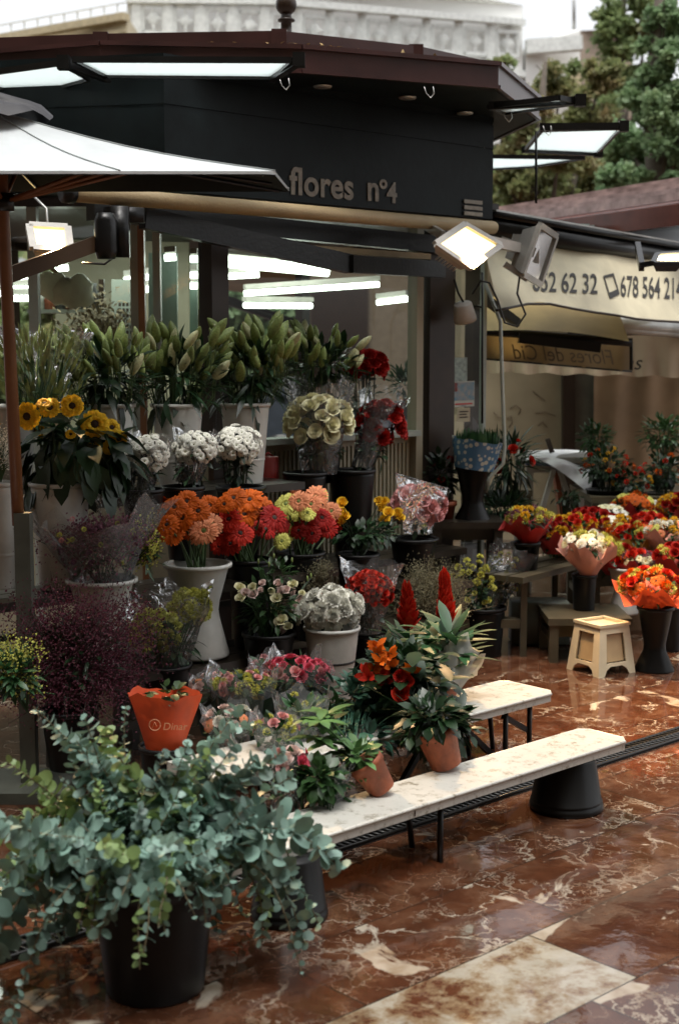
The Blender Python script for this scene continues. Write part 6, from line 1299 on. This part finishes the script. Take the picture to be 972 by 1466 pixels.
# bouquets: (px, py, rpx, ry, foot py, Y, kinds, paper, label)
PG = 'paper wrapped bouquets on the right tables'
bq = [
 (757,742,30,14,776,7.35,('ypm','lpom','vpom'),'red paper','yellow and mauve bouquet in red paper leftmost on the long table'),
 (822,752,30,14,790,7.75,('ypm','rsc','ypm'),'red paper','yellow and orange bouquet in red paper second from the left'),
 (846,745,30,15,780,8.2,('carn','carn','dcarn','carn'),'red paper','dark red carnation bouquet behind the yellow ones'),
 (872,738,26,14,775,8.3,('daisy','wdaisy','daisy'),'red paper','white daisy bouquet in red paper at mid table'),
 (905,722,30,15,768,8.4,('opom','gor','gyel'),'red paper','orange gerbera bouquet in red paper behind the daisies'),
 (938,728,26,14,768,8.45,('daisy','gsal','wpom'),'red paper','white and salmon bouquet in red paper at the right'),
 (968,724,26,15,768,8.3,('ypm','carn','ypm'),'red paper','yellow and red bouquet in red paper cut by the right edge'),
 (905,765,34,14,800,7.8,('opom','rsc','gor','lpom'),'amber paper','orange blooms in amber paper above the black vase'),
 (958,760,32,14,800,7.7,('ypm','wpom','gyel','gsal'),'dusty pink paper','yellow and white blooms in dusty pink paper at the right edge'),
 (842,778,34,14,822,7.25,('wdaisy','daisy','lpom','wpom'),'dusty pink paper','small white blooms in dusty pink paper above the slim grey vase'),
 (932,838,42,22,872,6.85,('opom','gor','rred','ypom'),'orange paper','large orange red bouquet in orange paper on the tall black vase'),
 (878,794,28,13,822,7.5,('carn','gor','lpom','ypom'),'red paper','red and orange bouquet low at the front of the wide table'),
 (912,802,26,12,826,7.45,('wdaisy','rsc','vpom'),'red paper','mixed mauve and white bouquet low in front of the amber one'),
 (790,762,24,12,792,7.6,('carn','ypm','dcarn'),'red paper','dark red and yellow bouquet between the leftmost and pink ones'),
 (884,752,24,12,784,8.0,('carn','daisy','ypm'),'red paper','small red and white bouquet between the amber and yellow ones'),
 (930,748,24,12,784,8.0,('gred','rsc','lpom'),'red paper','small scarlet bouquet below the white and salmon one'),
 (966,795,26,14,830,7.3,('gred','carn','lpom'),'red paper','red bouquet behind the large orange one'),
]
for k, (px, py, rp, ry, by, Y, kinds, pp_, lab) in enumerate(bq):
    stand_bouquet(px, py, rp, ry, by, Y, kinds, 34 if rp < 40 else 40, lab, 150+k*3, wrap=pp_, br=.026 if rp < 40 else .032, rb=.045, wpy=py+ry*.35, leafn=46, group=PG, name='paper_bouquet')
for (px, py, wpx, by, Y, lab, sty) in ((752,776,42,815,7.35,'black vase under the leftmost red paper bouquet','black'), (836,822,36,882,7.25,'slim grey black vase on the low table under the pink paper','black'), (938,868,52,960,6.86,'tall black footed vase on the wet floor under the orange paper bouquet','blackfoot'),
    (905,798,36,832,7.8,'black vase half hidden at mid table','black')):
    bucket(px, py, wpx, by, 0, sty, lab, 'black vases on the right tables', Yd=Y, botr=.8)
bucket(893, 812, 46, 878, 0, 'whitewaist', 'white waisted bucket on the low table between the vases', None, Yd=7.45)
bucket(805, 768, 46, 812, 0, 'black', 'amber yellow bucket behind the pink paper bouquet', None, Yd=7.9, mat_=None, botr=.8)['dummy'] if False else None
M['amberp'] = mat('amber plastic', (.36,.22,.05), .45); bucket(803, 768, 50, 812, 0, 'solid', 'amber yellow bucket behind the pink paper bouquet', None, Yd=7.9, mat_='amberp', botr=.8)
bucket(958, 868, 40, 930, 0, 'black', 'black bucket behind the tall footed vase at the right edge', None, Yd=7.3, botr=.8)
# back stage plants and sheet
shrub(853, 628, 26, 24, 680, 8.9, 'round green citrus bush by the dark door frame', 170, 'leaf', 320, .05, .018, pot_=26)
shrub(948, 622, 34, 28, 690, 8.9, 'larger green bush at the right edge before the brown curtain', 171, 'leaf', 480, .05, .018, pot_=36)
shrub(868, 668, 38, 26, 705, 8.6, 'dark red leaved bedding plants in front of the citrus bush', 172, 'leafdark', 260, .05, .025, blooms=('rpom','opom','ypm'), bn=20, br=.022, pot_=60)
shrub(905, 690, 30, 20, 710, 8.5, 'small scarlet flowering plant by the green crate', 173, 'leafdark', 160, .05, .025, blooms=('rpom','ypm','rpom'), bn=12, br=.022, pot_=40)
shrub(948, 676, 34, 26, 710, 8.6, 'orange flowering shrub below the larger green bush', 174, 'leafdark', 240, .05, .025, blooms=('rpom','opom'), bn=12, br=.022, pot_=50)
shrub(812, 712, 20, 10, 735, 8.4, 'low dark foliage between the trestle and the bouquets', 175, 'leafdark', 80, .05, .02)
simple_table(846, 1010, 712, 8.4, 9.2, 'dull green nursery bench under the flowering plants', 'nursery_bench')
t, z3 = simple_table(752, 860, 655, 9.0, 9.6, 'white trestle table under the loose white sheet', 'trestle_table', m='alu', cat='table')
g = MB()
for a, b in (((792,672),(774,735)), ((800,672),(822,735))): g.slab(P(*a, 8.95), P(*b, 8.95), .04, .03)
part('trestle_leg', g, M['lampwhite'], t, False); g = MB(); g.slab(P(752,660,8.97), P(792,662,8.97), .03, .05); part('blue_edge', g, mat('blue painted edge', (.06,.08,.17), .5), t, False)
g = MB(); g.slab(P(794,672,9.1), P(804,740,9.1), .12, .03); part('orange_panel', g, mat('rust orange panel', (.32,.09,.04), .5), t, False)
def shf(u, v):
    px = 748 + u*104 + 6*math.sin(v*3); top_ = 650 - 4*math.sin(u*3.1); bot_ = 664 + 54*max(0, (u-.28)/.72)**1.2; py = top_ + (bot_-top_)*v; return P(px, py, 9.5 - .62*min(1, v*1.7) + .018*math.sin(u*17+v*4) - .05*max(0, v-.6)) + Vector((0,0,.012))
g = MB(); g.sheet(shf, 30, 16); single('white_sheet', g, M['white sheet'], 'loose white plastic sheet draped over the trestle table', 'sheet', P(800, 690, 8.9))
g = MB(); g.slab(P(783,628,9.2), P(790,648,9.2), .03, .02, Vector((0,1,0))); single('clip', g, M['core'], 'small dark clip standing on the white sheet', 'clip', P(790, 648, 9.2))
# cream step stool
def stool():
    c = G(866, 968, 0); c = c + Vector((0, .12, 0)); h = .235; rot = Matrix.Rotation(R(31), 3, 'Z'); t = thing('step_stool', 'cream plastic step stool with open side panels on the wet floor', 'stool', c)
    bt, tp = .118, .092
    def cor(k, z): r = bt+(tp-bt)*z/h; return c + rot@Vector(((-r,-r),(r,-r),(r,r),(-r,r))[k]+(z,))
    for k in range(4):
        a0, b0, a1, b1 = cor(k,0), cor((k+1)%4,0), cor(k,h), cor((k+1)%4,h); nrm = (b0-a0).cross(a1-a0).normalized(); th = -nrm*.008
        def q(u, v): return a0.lerp(b0, u).lerp(a1.lerp(b1, u), v)
        g = MB(); top_ = .86; bot = .26; L_, R_ = .22, .78
        g.prism([q(0,0), q(.17,0), q(.22,.12), q(.22,1), q(0,1)], th); g.prism([q(.83,0), q(1,0), q(1,1), q(.78,1), q(.78,.12)], th)
        g.prism([q(.2201,top_), q(.7799,top_), q(.7799,1), q(.2201,1)], th); g.prism([q(.2201,.12), q(.33,.19), q(.67,.19), q(.7799,.12), q(.7799,bot), q(.2201,bot)], th)
        part('side_panel', g, M['creamplastic'], t, False)
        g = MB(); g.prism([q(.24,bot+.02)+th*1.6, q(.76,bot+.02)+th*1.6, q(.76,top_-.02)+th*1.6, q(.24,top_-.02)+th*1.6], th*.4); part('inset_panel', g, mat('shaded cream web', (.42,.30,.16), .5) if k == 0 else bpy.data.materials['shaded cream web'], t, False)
    g = MB(); r = tp+.006; pts = [c+rot@Vector((x*r, y*r, h)) for x, y in ((-1,-1),(1,-1),(1,1),(-1,1))]; pin = [c+rot@Vector((x*r*.78, y*r*.78, h)) for x, y in ((-1,-1),(1,-1),(1,1),(-1,1))]
    for i in range(4): j = (i+1)%4; g.prism([pts[i], pts[j], pin[j], pin[i]], (0,0,.014))
    g.prism([p_ - Z*.012 for p_ in pin], (0,0,.012)); part('seat', g, M['creamplastic'], t, False)
stool()
